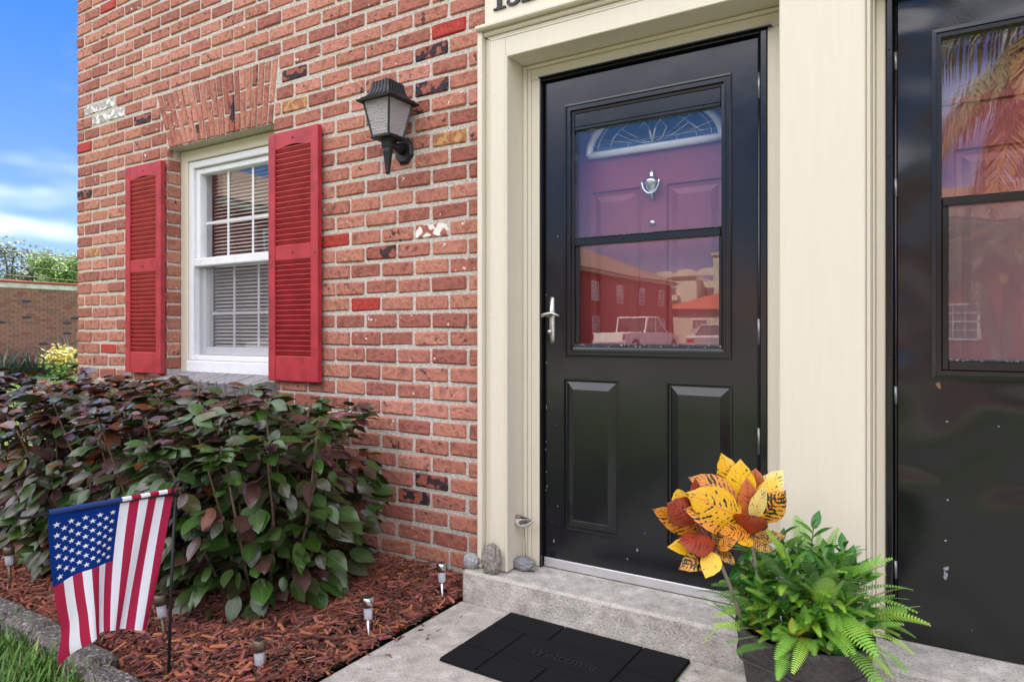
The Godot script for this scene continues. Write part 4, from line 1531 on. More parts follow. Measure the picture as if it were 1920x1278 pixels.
	make_palm(Vector3(2.75, -0.09, 20.0), [[-0.55, 3.3, 0.0], [0.35, 3.7, 0.4]], 1.9, 24, "double-trunked palm in front of the brick block, mirrored in the insect screen")

func leaf_mat(c: Color, rough := 0.5, back := 0.35) -> StandardMaterial3D:
	var m := mat(c, rough, 0.0, 0.5)
	m.backlight_enabled = true
	m.backlight = Color(back, back, back)
	return m

func strap_plant(at: Vector3, h: float, label: String) -> void:
	var t := thing("strap_plant", at, label, "plant", "plants along the garden wall")
	for k in 26:
		var s := st()
		var a := rng.randf() * TAU
		var lean := rng.randf_range(0.15, 0.9)
		var p := Vector3(cos(a), 0, sin(a)) * 0.05
		var d := (Vector3.UP + Vector3(cos(a), 0, sin(a)) * lean).normalized()
		var side := d.cross(Vector3(cos(a), 0.2, sin(a))).normalized() * 0.028
		var n := 4
		for i in n:
			var w0 := 1.0 - pow(i / float(n), 2)
			var w1 := 1.0 - pow((i + 1) / float(n), 2)
			var e := p + d * h / n
			face(s, [p - side * w0, p + side * w0, e + side * w1, e - side * w1] if i < n - 1 else [p - side * w0, p + side * w0, e], Vector3.UP)
			p = e
			d = (d + Vector3.DOWN * 0.16).normalized()
		part("strap_leaf", s, mats.leaf_strap, t)

func yellow_bush(at: Vector3) -> void:
	var t := thing("yellow_bush", at, "small yellow-leaved bush on the sunny lawn by the garden wall", "bush")
	var s := st(false)
	for k in 7:
		var a := TAU * k / 7
		tube(s, [Vector3(0, 0, 0), Vector3(cos(a) * 0.22, 0.5, sin(a) * 0.22)], [0.012, 0.006], 5)
	part("stems", s, mats.bark, t)
	s = st()
	var g := st()
	for k in 420:
		var d := Vector3(rng.randfn(), rng.randfn(), rng.randfn()).normalized() * 0.42 * pow(rng.randf(), 0.4)
		var p := Vector3(0, 0.45, 0) + d
		var b := Basis.from_euler(Vector3(rng.randf_range(-1.0, 1.0), rng.randf() * TAU, rng.randf_range(-0.8, 0.8)))
		var u := b.x * 0.13
		var v := b.z * 0.035
		face(s if d.y > -0.05 else g, [p, p + u * 0.5 + v, p + u, p + u * 0.5 - v], b.y)
	part("yellow_leaves", s, mats.leaf_yellow, t).set_meta("kind", "stuff")
	part("green_leaves", g, mats.leaf_bright, t).set_meta("kind", "stuff")

# ---------------------------------------------------------------- things by the door
func rock_mesh(r: Vector3, sd: int, freq: float, amp: float, seg := 30) -> ArrayMesh:
	var s := st(false)
	var n := noise(FastNoiseLite.TYPE_SIMPLEX_SMOOTH, freq, 4, sd, 0.55)
	var at := func(i: int, j: int) -> Vector3:
		var la := PI * i / seg - PI / 2
		var lo := TAU * (j % (seg * 2)) / (seg * 2)
		var d := Vector3(cos(la) * cos(lo), sin(la), cos(la) * sin(lo))
		return d * r * (1.0 + amp * n.get_noise_3dv(d))
	for i in seg:
		for j in seg * 2:
			var q := [at.call(i, j), at.call(i, j + 1), at.call(i + 1, j + 1), at.call(i + 1, j)]
			if i == 0: q = [q[0], q[2], q[3]]
			elif i == seg - 1: q = [q[0], q[1], q[2]]
			face(s, q, q[0] + q[2])
	return done(s)

func make_lantern() -> void:
	var o := Vector3(-0.690, 1.95, 0.174)
	var t := thing("wall_lantern", Vector3(-0.690, 1.95, WZ), "black carriage lantern with rippled glass on the brick wall beside the door", "lantern")
	var c := Vector3(0, 0, 0.114)
	# roof: a square cap that flares out to the eaves, with fluted sides
	var s := st()
	var prof := [[0.098, 0.176], [0.100, 0.184], [0.080, 0.194], [0.064, 0.212], [0.055, 0.236], [0.051, 0.266], [0.0, 0.271]]
	for i in prof.size() - 1:
		var a: Array = prof[i]
		var b: Array = prof[i + 1]
		for k in 4:
			var t0 := PI / 4 + PI / 2 * k
			var e0 := Vector3(cos(t0), 0, sin(t0)) * sqrt(2)
			var e1 := Vector3(cos(t0 + PI / 2), 0, sin(t0 + PI / 2)) * sqrt(2)
			face(s, [c + e0 * a[0] + Vector3.UP * a[1], c + e1 * a[0] + Vector3.UP * a[1], c + e1 * b[0] + Vector3.UP * b[1], c + e0 * b[0] + Vector3.UP * b[1]], (e0 + e1) + Vector3.UP)
	face(s, [c + Vector3(-0.098, 0.178, -0.098), c + Vector3(0.098, 0.178, -0.098), c + Vector3(0.098, 0.178, 0.098), c + Vector3(-0.098, 0.178, 0.098)], Vector3.DOWN)
	var roof := part("roof", s, mats.iron, t)
	for k in 4:
		for f in 5:
			var x := -0.7 + 0.35 * f
			s = st(false)
			var path := []
			for p in prof.slice(1, 6):
				path.append(Vector3(x * p[0], p[1] + 0.001, p[0]))
			tube(s, path, 0.0035, 6)
			part("flute", s, mats.iron, roof, Transform3D(Basis(Vector3.UP, PI / 2 * k), c))
	s = st(false)
	lathe(s, [[0.008, 0.0], [0.008, 0.006], [0.004, 0.01], [0.006, 0.016], [0.0, 0.022]], 10, c + Vector3(0, 0.268, 0))
	part("finial", s, mats.iron, t)
	# cage: tapering corner bars with a ring above and below
	s = st()
	var wt := 0.076
	var wb := 0.049
	var yt := 0.178
	var yb := 0.028
	for gx in [-1, 1]:
		for gz in [-1, 1]:
			tube(s, [c + Vector3(gx * wb, yb, gz * wb), c + Vector3(gx * wt, yt, gz * wt)], 0.0065, 4)
	boxt(s, Transform3D(Basis(), c + Vector3(0, yb - 0.006, 0)), Vector3(wb * 2 + 0.014, 0.014, wb * 2 + 0.014), 0.003)
	part("cage", s, mats.iron, t)
	for k in 4:
		s = st()
		var h := 0.006
		var q := [Vector3(-wb + h, yb + 0.002, wb), Vector3(wb - h, yb + 0.002, wb), Vector3(wt - h, yt - 0.002, wt), Vector3(-wt + h, yt - 0.002, wt)]
		face(s, q, Vector3.BACK)
		part("pane", s, mats.hammered, t, Transform3D(Basis(Vector3.UP, PI / 2 * k), c))
	# socket and the long pointed tail
	s = st(false)
	lathe(s, [[0.0, -0.142], [0.009, -0.140], [0.010, -0.130], [0.020, -0.050], [0.0235, -0.040], [0.0235, -0.034], [0.0205, -0.030], [0.026, -0.022], [0.029, -0.004], [0.029, 0.012], [0.036, 0.016]], 18, c)
	part("tail", s, mats.iron, t)
	s = st(false)
	tube(s, [Vector3(0, -0.005, 0.012), Vector3(0, -0.006, 0.05), Vector3(0, 0.004, 0.098)], [0.030, 0.018, 0.016], 14)
	part("arm", s, mats.iron, t)
	s = st()
	for a in [[0.058, 0.0, 0.052, 0.010], [0.052, 0.010, 0.046, 0.016]]:
		for k in 8:
			var t0 := PI / 8 + TAU / 8 * k
			var t1 := t0 + TAU / 8
			var e0 := Vector3(cos(t0), sin(t0) * 1.15, 0)
			var e1 := Vector3(cos(t1), sin(t1) * 1.15, 0)
			var d := Vector3(0, -0.012, 0)
			face(s, [d + e0 * a[0] + Vector3.BACK * a[1], d + e1 * a[0] + Vector3.BACK * a[1], d + e1 * a[2] + Vector3.BACK * a[3], d + e0 * a[2] + Vector3.BACK * a[3]], e0 + e1 + Vector3.BACK * 0.3)
			if a[1] > 0: face(s, [d + Vector3.BACK * 0.016, d + e0 * a[2] + Vector3.BACK * a[3], d + e1 * a[2] + Vector3.BACK * a[3]], Vector3.BACK)
	part("back_plate", s, mats.iron, t)

func make_solar(at: Vector3, tilt: Vector2, h: float, label: String, old := false) -> void:
	var t := thing("solar_light", at, label, "garden light", "solar path lights")
	t.rotation = Vector3(tilt.x, 0, tilt.y)
	var cap: Material = mats.bronze if old else mats.silver
	var s := st(false)
	tube(s, [Vector3(0, -0.05, 0), Vector3(0, h - 0.075, 0)], 0.0062, 10)
	part("stake", s, mats.silver if not old else mats.bronze, t)
	s = st(false)
	lathe(s, [[0.0, h - 0.078], [0.010, h - 0.078], [0.0155, h - 0.072], [0.0165, h - 0.030], [0.0155, h - 0.029], [0.0145, h - 0.070], [0.0, h - 0.072]], 18)
	part("lens", s, mats.lens, t)
	s = st(false)
	lathe(s, [[0.012, h - 0.031], [0.0205, h - 0.031], [0.0205, h], [0.0185, h + 0.002], [0.0, h + 0.002]], 22)
	part("cap", s, cap, t)
	s = st()
	boxt(s, Transform3D(Basis(), Vector3(0, h + 0.0035, 0)), Vector3(0.021, 0.002, 0.021))
	part("solar_cell", s, mats.car_glass, t)

func make_mat() -> void:
	var t := thing("doormat", Vector3(0.356, 0.0, 0.462), "black rubber doormat with a paving pattern and a raised greeting", "mat", "", -0.012)
	var s := st()
	b6(s, -0.356, 0.356, 0.001, 0.008, -0.222, 0.222, 0.003)
	part("base", s, mats.mat_rubber, t)
	var blocks := [[0.0, 0.24, 0.243, 0.375], [0.243, 0.24, 0.548, 0.375], [0.548, 0.24, 0.712, 0.420], [0.0, 0.375, 0.148, 0.552], [0.0, 0.552, 0.148, 0.684], [0.148, 0.375, 0.548, 0.550], [0.148, 0.550, 0.340, 0.684], [0.340, 0.550, 0.548, 0.684], [0.548, 0.420, 0.712, 0.560], [0.548, 0.560, 0.712, 0.684]]
	for b in blocks:
		s = st()
		box(s, Vector3(b[0] + 0.002 - 0.356, 0.0082, b[1] + 0.002 - 0.462), Vector3(b[2] - 0.002 - 0.356, 0.0135, b[3] - 0.002 - 0.462), 0.0025)
		part("paver", s, mats.mat_rubber, t)
	var f := SystemFont.new()
	f.font_names = PackedStringArray(["Droid Serif"])
	f.font_italic = true
	var tm := TextMesh.new()
	tm.text = "Welcome"
	tm.font = f
	tm.font_size = 72
	tm.pixel_size = 0.00078
	tm.depth = 0.003
	put("lettering", tm, mats.mat_letter, t, Transform3D(Basis(Vector3.RIGHT, -PI / 2), Vector3(0.002, 0.0145, 0.012)))

func flag_image() -> ImageTexture:
	# the stars and stripes hung upright: canton at the upper left, stripes running down
	var w := 520
	var h := 780
	var im := Image.create(w, h, false, Image.FORMAT_RGB8)
	var red := Color(0.68, 0.17, 0.29)
	var white := Color(0.92, 0.92, 0.93)
	var blue := Color(0.06, 0.20, 0.48)
	for k in 13:
		im.fill_rect(Rect2i(w - int((k + 1) * w / 13.0), 0, int(w / 13.0) + 1, h), red if k % 2 == 0 else white)
	var cw := int(w * 7 / 13.0)
	var ch := int(h * 0.475)
	im.fill_rect(Rect2i(0, 0, cw, ch), blue)
	for r in 9:
		for c in (6 if r % 2 == 0 else 5):
			var cx := cw * (r + 1) / 10.0
			var cy := 44 + (ch - 50) * (c + (0.5 if r % 2 == 0 else 1.0)) / 6.0
			star(im, cx, cy, 15.5, white)
	return ImageTexture.create_from_image(im)

func star(im: Image, cx: float, cy: float, r: float, c: Color) -> void:
	var pts := PackedVector2Array()
	for k in 10:
		var a := -PI / 2 + PI / 5 * k
		pts.append(Vector2(cx, cy) + Vector2(cos(a), sin(a)) * (r if k % 2 == 0 else r * 0.40))
	for y in range(int(cy - r), int(cy + r) + 2):
		for x in range(int(cx - r), int(cx + r) + 2):
			if x >= 0 and y >= 0 and x < im.get_width() and y < im.get_height() and Geometry2D.is_point_in_polygon(Vector2(x, y), pts):
				im.set_pixel(x, y, c)

func make_flag() -> void:
	# stand: a rod in the ground with a side arm and a small loop
	var p := Vector3(-0.645, 0.0, 1.238)
	var t := thing("flag_stand", p, "thin black iron flag stand pushed into the mulch in front of the hedge", "flag stand")
	var s := st(false)
	tube(s, [Vector3(0, -0.12, 0), Vector3(0.002, 0.30, -0.012), Vector3(0, 0.575, -0.028)], 0.0048, 8)
	part("pole", s, mats.iron, t)
	s = st(false)
	var loop := [Vector3(0, 0.575, -0.028)]
	for k in 13:
		var a := -PI / 2 - 0.2 - k * 0.44
		loop.append(Vector3(0.0, 0.603 + 0.020 * sin(a) , -0.036 - 0.020 * cos(a) ))
	tube(s, loop, 0.0042, 8)
	part("loop", s, mats.iron, t)
	s = st(false)
	tube(s, [Vector3(0.0, 0.585, -0.028), Vector3(-0.004, 0.592, 0.06), Vector3(-0.008, 0.598, 0.25), Vector3(-0.012, 0.604, 0.395), Vector3(-0.012, 0.612, 0.412), Vector3(-0.004, 0.626, 0.408), Vector3(0.0, 0.630, 0.392)], 0.0042, 8)
	part("arm", s, mats.iron, t)
	# flag, a slack cloth whose free edge curls away
	s = st(false)
	var nu := 40
	var nv := 50
	var at := func(i: int, j: int) -> Vector3:
		var u := float(i) / nu
		var v := float(j) / nv
		var zl := lerpf(1.572, 1.535, v)
		var zr := lerpf(1.208, 1.305, v)
		var z := lerpf(zl, zr, u)
		# cloth gathers on the curling side
		z += 0.020 * sin(PI * u) * v - 0.062 * v * v * pow(1 - u, 1.5) + 0.028 * smoothstep(0.75, 1.0, v) * pow(1.0 - u, 6)
		var sag: float = 0.008 * sin(PI * u) * 0.0
		var bottom := lerpf(0.225, 0.190, u) - 0.095 * pow(1.0 - u, 5) + 0.02 * sin(PI * u)
		var y := lerpf(lerpf(0.608, 0.596, u) - sag, bottom, v)
		var x := -0.655 - 0.014 * (1 - u) * 0.0 + 0.026 * sin(u * 7.0 + 0.6) * v - 0.115 * v * pow(1 - u, 2.2) + 0.05 * v * sin(PI * u * 1.1) + 0.007 * sin(u * 19.0 + v * 3.0) * (0.3 + v)
		return Vector3(x, y, z)
	for i in nu:
		for j in nv:
			var q := [at.call(i, j), at.call(i + 1, j), at.call(i + 1, j + 1), at.call(i, j + 1)]
			var uv := [Vector2(float(i) / nu, float(j) / nv), Vector2(float(i + 1) / nu, float(j) / nv), Vector2(float(i + 1) / nu, float(j + 1) / nv), Vector2(float(i) / nu, float(j + 1) / nv)]
			for k in 4: q[k] -= Vector3(-0.655, 0.60, 1.39)
			face_uv(s, q, uv, Vector3.RIGHT)
	var cloth := mat(Color(1, 1, 1), 0.9, 0, 0.2)
	cloth.albedo_texture = flag_image()
	cloth.backlight_enabled = true
	cloth.backlight = Color(0.45, 0.45, 0.45)
	var fl := part("garden_flag", s, cloth, self)
	fl.position = Vector3(-0.655, 0.60, 1.39)
	tag(fl, "small American flag hanging with its stripes upright from the iron stand", "flag")
	# the sleeve that the arm runs through
	var hem := func(u0: float, u1: float, m: Material) -> void:
		var q := st(false)
		var path := []
		for k in 4:
			var u := lerpf(u0, u1, k / 3.0)
			path.append(Vector3(0.004 * u, 0.005 - 0.010 * u, 0.182 - 0.364 * u))
		tube(q, path, 0.0078, 10, false)
		part("sleeve", q, m, fl)
	hem.call(0.0, 7.0 / 13, mats.sleeve)
	for k in 6:
		hem.call((7.0 + k) / 13, (8.0 + k) / 13, mats.hem_red if k % 2 else mats.hem_white)

func make_porch_things() -> void:
	mats.lens = mat(Color(0.95, 0.97, 1.0, 0.35), 0.12)
	mats.lens.transparency = BaseMaterial3D.TRANSPARENCY_ALPHA
	mats.bronze = tri(mat(lin(0.16, 0.12, 0.08), 0.5, 0.6), 6.0)
	mats.mat_rubber = relief(tri(mat(lin(0.0075, 0.0078, 0.0085), 0.85, 0, 0.3), 5.0), mats.grain, 0.25)
	mats.mat_letter = mat(lin(0.006, 0.006, 0.007), 0.75)
	mats.sleeve = mat(lin(0.03, 0.06, 0.20), 0.9, 0, 0.2)
	mats.hem_red = mat(lin(0.36, 0.015, 0.05), 0.9, 0, 0.2)
	mats.hem_white = mat(lin(0.80, 0.80, 0.80), 0.9, 0, 0.2)
	make_lantern()
	var where := [
		[Vector3(-0.936, 0.03, 0.10), Vector2(0.0, 0.12), 0.150, "leaning solar path light half behind the hedge close to the brick wall", false],
		[Vector3(-0.296, 0.0, 0.283), Vector2(0.0, 0.02), 0.160, "upright solar path light in the corner of mulch, step and brick wall", false],
		[Vector3(-0.300, 0.0, 0.702), Vector2(0.02, 0.0), 0.160, "shiny solar path light halfway along the edge of the concrete walk", false],
		[Vector3(-0.395, 0.0, 1.085), Vector2(0.0, 0.03), 0.130, "tarnished solar path light in the mulch nearest the walk and the lawn", true],
		[Vector3(-0.880, 0.03, 1.105), Vector2(0.05, 0.10), 0.150, "weathered solar path light between the flag and the iron stand", true],
		[Vector3(-1.960, 0.03, 1.145), Vector2(0.03, 0.0), 0.150, "weathered solar path light at the foot of the hedge near the edging stones", true],
	]
	for w in where: make_solar(w[0], w[1], w[2], w[3], w[4])
	make_solar(Vector3(1.045, 0.235, 0.50), Vector2(0.06, -0.02), 0.205, "solar path light stuck into the flower pot among the ferns", false)
	make_mat()
	make_flag()
	# stones on the step
	var earth: Texture2D = mats.soil.albedo_texture
	var m := relief(tri(mat(lin(0.80, 0.81, 0.78), 0.9), 9.0), earth, 1.4)
	m.albedo_texture = earth
	var r := put("white_stone", rock_mesh(Vector3(0.034, 0.031, 0.030), 3, 2.6, 0.30), m, self, Transform3D(Basis(), Vector3(-0.226, 0.1525, 0.176)))
	tag(r, "knobbly white stone on the end of the concrete step against the casing", "stone")
	m = relief(tri(mat(lin(0.60, 0.54, 0.46), 0.95), 8.0), mats.mortar.albedo_texture, 2.5)
	m.albedo_texture = earth
	r = put("coral_stone", rock_mesh(Vector3(0.042, 0.058, 0.026), 8, 2.2, 0.42, 40), m, self, Transform3D(Basis(Vector3.RIGHT, -0.16) * Basis(Vector3.BACK, 0.12), Vector3(-0.124, 0.177, 0.183)))
	tag(r, "rough brown coral rock standing upright against the foot of the casing", "stone")
	m = relief(tri(mat(lin(0.33, 0.325, 0.34), 0.85), 5.0), mats.mortar.albedo_texture, 0.6)
	m.albedo_texture = earth
	# the wooden shore bird on its wire, set in a grey stone
	var t := thing("bird_figurine", Vector3(-0.030, 0.1245, 0.085), "small carved shore bird on a wire set in a grey stone by the door", "figurine")
	put("stone_base", rock_mesh(Vector3(0.056, 0.028, 0.032), 14, 1.6, 0.28), m, t, Transform3D(Basis(), Vector3(0, 0.026, 0)))
	var s := st(false)
	tube(s, [Vector3(0.010, 0.045, 0), Vector3(0.008, 0.10, 0), Vector3(0.004, 0.176, 0)], 0.0013, 6)
	part("wire", s, mats.iron, t)
	var bird := Vector3(0.005, 0.194, 0.0)
	var bm := relief(tri(mat(lin(0.55, 0.52, 0.46), 0.8), 12.0), mats.grain, 0.2)
	s = st(false)
	var path := [[-0.046, 0.002, 0.003], [-0.042, 0.004, 0.011], [-0.034, 0.001, 0.016], [-0.022, -0.003, 0.0195], [-0.006, -0.004, 0.020], [0.010, 0.0, 0.017], [0.026, 0.007, 0.011], [0.040, 0.013, 0.005], [0.047, 0.016, 0.001]]
	var pp := []
	var rr := []
	for q in path:
		pp.append(bird + Vector3(q[0], q[1], 0)); rr.append(q[2])
	tube(s, pp, rr, 14)
	part("body", s, bm, t)
	s = st(false)
	tube(s, [bird + Vector3(-0.040, 0.010, 0.0), bird + Vector3(-0.033, 0.019, 0.0), bird + Vector3(-0.023, 0.021, 0.0), bird + Vector3(-0.012, 0.017, 0.0)], [0.005, 0.0105, 0.0105, 0.004], 12)
	part("head", s, mats.bird_brown, t)
	s = st(false)
	tube(s, [bird + Vector3(-0.016, 0.021, 0.002), bird + Vector3(0.010, 0.021, 0.003), bird + Vector3(0.026, 0.020, 0.003)], [0.004, 0.0025, 0.001], 8)
	part("beak", s, mats.rubber, t)
	s = st(false)
	tube(s, [bird + Vector3(-0.024, -0.001, 0.011), bird + Vector3(-0.008, 0.002, 0.0125), bird + Vector3(0.014, 0.008, 0.010), bird + Vector3(0.042, 0.016, 0.001)], [0.004, 0.0105, 0.0085, 0.001], 12)
	part("wing", s, mats.bird_wing, t)
	# edging stones between the bed and the lawn
	var px := -2.75
	var kinds := ["pale grey-brown edging stone beside the flag tip", "dark edging stone"]
	var n := 0
	while px < -0.62:
		var l := rng.randf_range(0.19, 0.235)
		var z := bed_front(px + l / 2) + 0.045
		s = st()
		boxt(s, Transform3D(Basis(Vector3.UP, rng.randf_range(-0.06, 0.06)) * Basis(Vector3.BACK, rng.randf_range(-0.03, 0.03)), Vector3.ZERO), Vector3(l - 0.010, 0.11, 0.10), 0.018, 0.007)
		var e := part("edging_stone", s, mats.stone_edge, self)
		e.position = Vector3(px + l / 2, 0.012 + rng.randf_range(-0.008, 0.008), z + 0.006)
		tag(e, "rough grey-brown edging stone in the row between mulch bed and lawn", "stone", "edging stones along the bed")
		px += l
		n += 1

# ---------------------------------------------------------------- plants
# an ovate leaf along +x, upper side +y; fold lifts the halves, curl bends the tip down, pucker quilts it between the veins
func leaf_mesh(length: float, width: float, fold: float, curl: float, blunt := 0.8, seg := 6, wave := 0.0, pucker := 0.0, roll := 0.0) -> ArrayMesh:
	var s := st(false)
	var rows := []
	for i in seg + 1:
		var t := float(i) / seg
		var w := width * 0.5 * pow(sin(PI * pow(t, blunt)), 0.85) if i < seg else 0.0
		if i == 0: w = 0.0
		var x := length * t
		var y := -curl * length * t * t
		var row := []
		for k in [-1.0, -0.5, 0.0, 0.5, 1.0]:
			var lift: float = fold * w * abs(k) - roll * w * k * k
			if abs(k) == 1.0: lift += wave * length * sin(t * (11.0 if k < 0 else 9.0) + (0.0 if k < 0 else 1.0))
			elif k != 0.0: lift += pucker * length * (1.0 if i % 2 else -0.6)
			row.append(Vector3(x - 0.03 * length * abs(k) * float(i % 2), y + lift, w * k))
		rows.append(row)
	for i in seg:
		for k in 4:
			var q := [rows[i][k], rows[i][k + 1], rows[i + 1][k + 1], rows[i + 1][k]]
			var uv := [Vector2(float(i) / seg, k / 4.0), Vector2(float(i) / seg, (k + 1) / 4.0), Vector2(float(i + 1) / seg, (k + 1) / 4.0), Vector2(float(i + 1) / seg, k / 4.0)]
			if i == 0:
				q = [q[0], q[2], q[3]]; uv = [uv[0], uv[2], uv[3]]
			elif i == seg - 1:
				q = [q[0], q[1], q[2]]; uv = [uv[0], uv[1], uv[2]]
			face_uv(s, q, uv, Vector3.UP)
	s.generate_normals()
	return s.commit()

# veined leaf print: midrib along u, side veins slanting to the margin
func vein_image(base: Color, vein: Color, blot: Color, blot_at: float, sd: int, sharp := 1.0) -> ImageTexture:
	var w := 192
	var h := 128
	var im := Image.create(w, h, false, Image.FORMAT_RGB8)
	var n := noise(FastNoiseLite.TYPE_SIMPLEX_SMOOTH, 0.035, 4, sd, 0.6)
	for y in h:
		for x in w:
			var u := x / float(w)
			var v: float = abs(y / float(h) - 0.5) * 2
			var c := base
			var k := n.get_noise_2d(x, y)
			if k > blot_at: c = base.lerp(blot, clamp((k - blot_at) * 6.0, 0.0, 1.0))
			c = c.lerp(base * 0.72, clamp(0.5 + n.get_noise_2d(x * 2.0 + 400, y * 2.0), 0.0, 1.0) * 0.6)
			var g := fposmod((u - v * 0.22) * 9.0, 1.0)
			var side: float = max(0.0, 1.0 - abs(g - 0.5) * 14.0 * sharp) * (1.0 - v * 0.6)
			var rib: float = max(0.0, 1.0 - v * 22.0)
			c = c.lerp(vein, clamp(side * 0.55 + rib * 0.9, 0.0, 1.0))
			im.set_pixel(x, y, c)
	return ImageTexture.create_from_image(im)

func veined(base: Color, vein: Color, blot: Color, at: float, sd: int, rough := 0.38, back := 0.3) -> StandardMaterial3D:
	var m := mat(Color.WHITE, rough, 0, 0.5)
	m.albedo_texture = vein_image(base, vein, blot, at, sd)
	m.backlight_enabled = true
	m.backlight = Color(back, back, back)
	return m

func croton_image(ground: Color, spot: Color, rib: Color, amount: float, sd: int) -> ImageTexture:
	var w := 384
	var h := 192
	var im := Image.create(w, h, false, Image.FORMAT_RGB8)
	var n := noise(FastNoiseLite.TYPE_SIMPLEX_SMOOTH, 0.03, 3, sd, 0.55)
	var big := noise(FastNoiseLite.TYPE_SIMPLEX_SMOOTH, 0.008, 2, sd + 5, 0.5)
	for y in h:
		for x in w:
			var u := x / float(w)
			var v: float = abs(y / float(h) - 0.5) * 2
			var g := fposmod((u - v * 0.24) * 9.0, 1.0)
			var between: float = clamp((0.5 - abs(g - 0.5)) * 3.0 - 0.35, 0.0, 1.0)
			# dark patches lie between the veins and away from the margin
			var k: float = between + 0.9 * n.get_noise_2d(x, y) + 0.8 * big.get_noise_2d(x, y) - 0.55 * abs(v - 0.38) - 0.7 + amount
			var c := ground.lerp(ground * 0.86, clamp(0.5 + n.get_noise_2d(y * 2.0, x * 2.0), 0.0, 1.0))
			c = c.lerp(spot, smoothstep(0.0, 0.12, k))
			c = c.lerp(rib, max(0.0, 1.0 - v * 16.0) * 0.95)
			c = c.lerp(rib.lerp(ground, 0.5), max(0.0, 1.0 - (0.5 - abs(g - 0.5)) * 14.0) * 0.35)
			im.set_pixel(x, y, c)
	return ImageTexture.create_from_image(im)

func aim(at: Vector3, dir: Vector3, up: Vector3, size: float) -> Transform3D:
	var x := dir.normalized()
	var z := x.cross(up).normalized()
	var y := z.cross(x).normalized()
	return Transform3D(Basis(x, y, z).scaled(Vector3.ONE * size), at)

func make_mulch() -> void:
	var q := st()
	boxt(q, Transform3D(), Vector3(1, 0.11, 0.17), 0.03, 0.03)
	var chip_mesh := done(q)
	var mm := MultiMesh.new()
	mm.transform_format = MultiMesh.TRANSFORM_3D
	mm.use_colors = true
	var m := mat(Color.WHITE, 0.95, 0, 0.2)
	m.vertex_color_use_as_albedo = true
	mm.mesh = chip_mesh
	var n := noise(FastNoiseLite.TYPE_SIMPLEX_SMOOTH, 2.2, 3, 51)
	var places := []
	while places.size() < 27000:
		var x := rng.randf_range(-2.6, -0.255)
		var z := rng.randf_range(0.07, 1.62)
		if z > bed_front(x) - 0.005: continue
		if x < -1.15 and z < 0.8 and rng.randf() < 0.8: continue
		places.append(Vector2(x, z))
	# a few bits kicked on to the concrete
	for k in 60:
		places.append(Vector2(-0.235 + 0.16 * pow(rng.randf(), 2.5), rng.randf_range(0.24, 1.6)))
	mm.instance_count = places.size()
	var cols := [Color(0.20, 0.060, 0.040), Color(0.25, 0.085, 0.050), Color(0.13, 0.045, 0.035), Color(0.30, 0.115, 0.055), Color(0.09, 0.040, 0.032), Color(0.24, 0.085, 0.07), Color(0.16, 0.11, 0.085), Color(0.30, 0.23, 0.18), Color(0.10, 0.075, 0.06), Color(0.22, 0.17, 0.14), Color(0.07, 0.045, 0.035)]
	for i in places.size():
		var p: Vector2 = places[i]
		var thin := rng.randf() < 0.68
		var l := rng.randf_range(0.015, 0.045) if thin else rng.randf_range(0.022, 0.058)
		var w := rng.randf_range(0.16, 0.42) if thin else rng.randf_range(0.7, 1.7)
		var tall := rng.randf() < 0.02
		var b := Basis.from_euler(Vector3(rng.randf_range(-0.35, 0.35), rng.randf() * TAU, rng.randf_range(-0.35, 0.35) if not tall else rng.randf_range(0.7, 1.3)))
		var y := bed_height(p.x, p.y, n) + rng.randf_range(0.002, 0.022)
		if p.x > -0.25:
			y = 0.004
			l *= 0.6
		b = b * Basis.from_scale(Vector3(l, l * w * 0.9, l * w))
		mm.set_instance_transform(i, Transform3D(b, Vector3(p.x, y, p.y)))
		var c: Color = cols[rng.randi() % (11 if thin else 6)]
		var v := rng.randf_range(0.65, 1.5)
		mm.set_instance_color(i, Color(c.r * v, c.g * v, c.b * v))
	var o := MultiMeshInstance3D.new()
	o.name = "mulch"
	o.multimesh = mm
	o.material_override = m
	add_child(o)
	tag(o, "shredded reddish-brown bark mulch covering the bed", "mulch", "", "stuff")

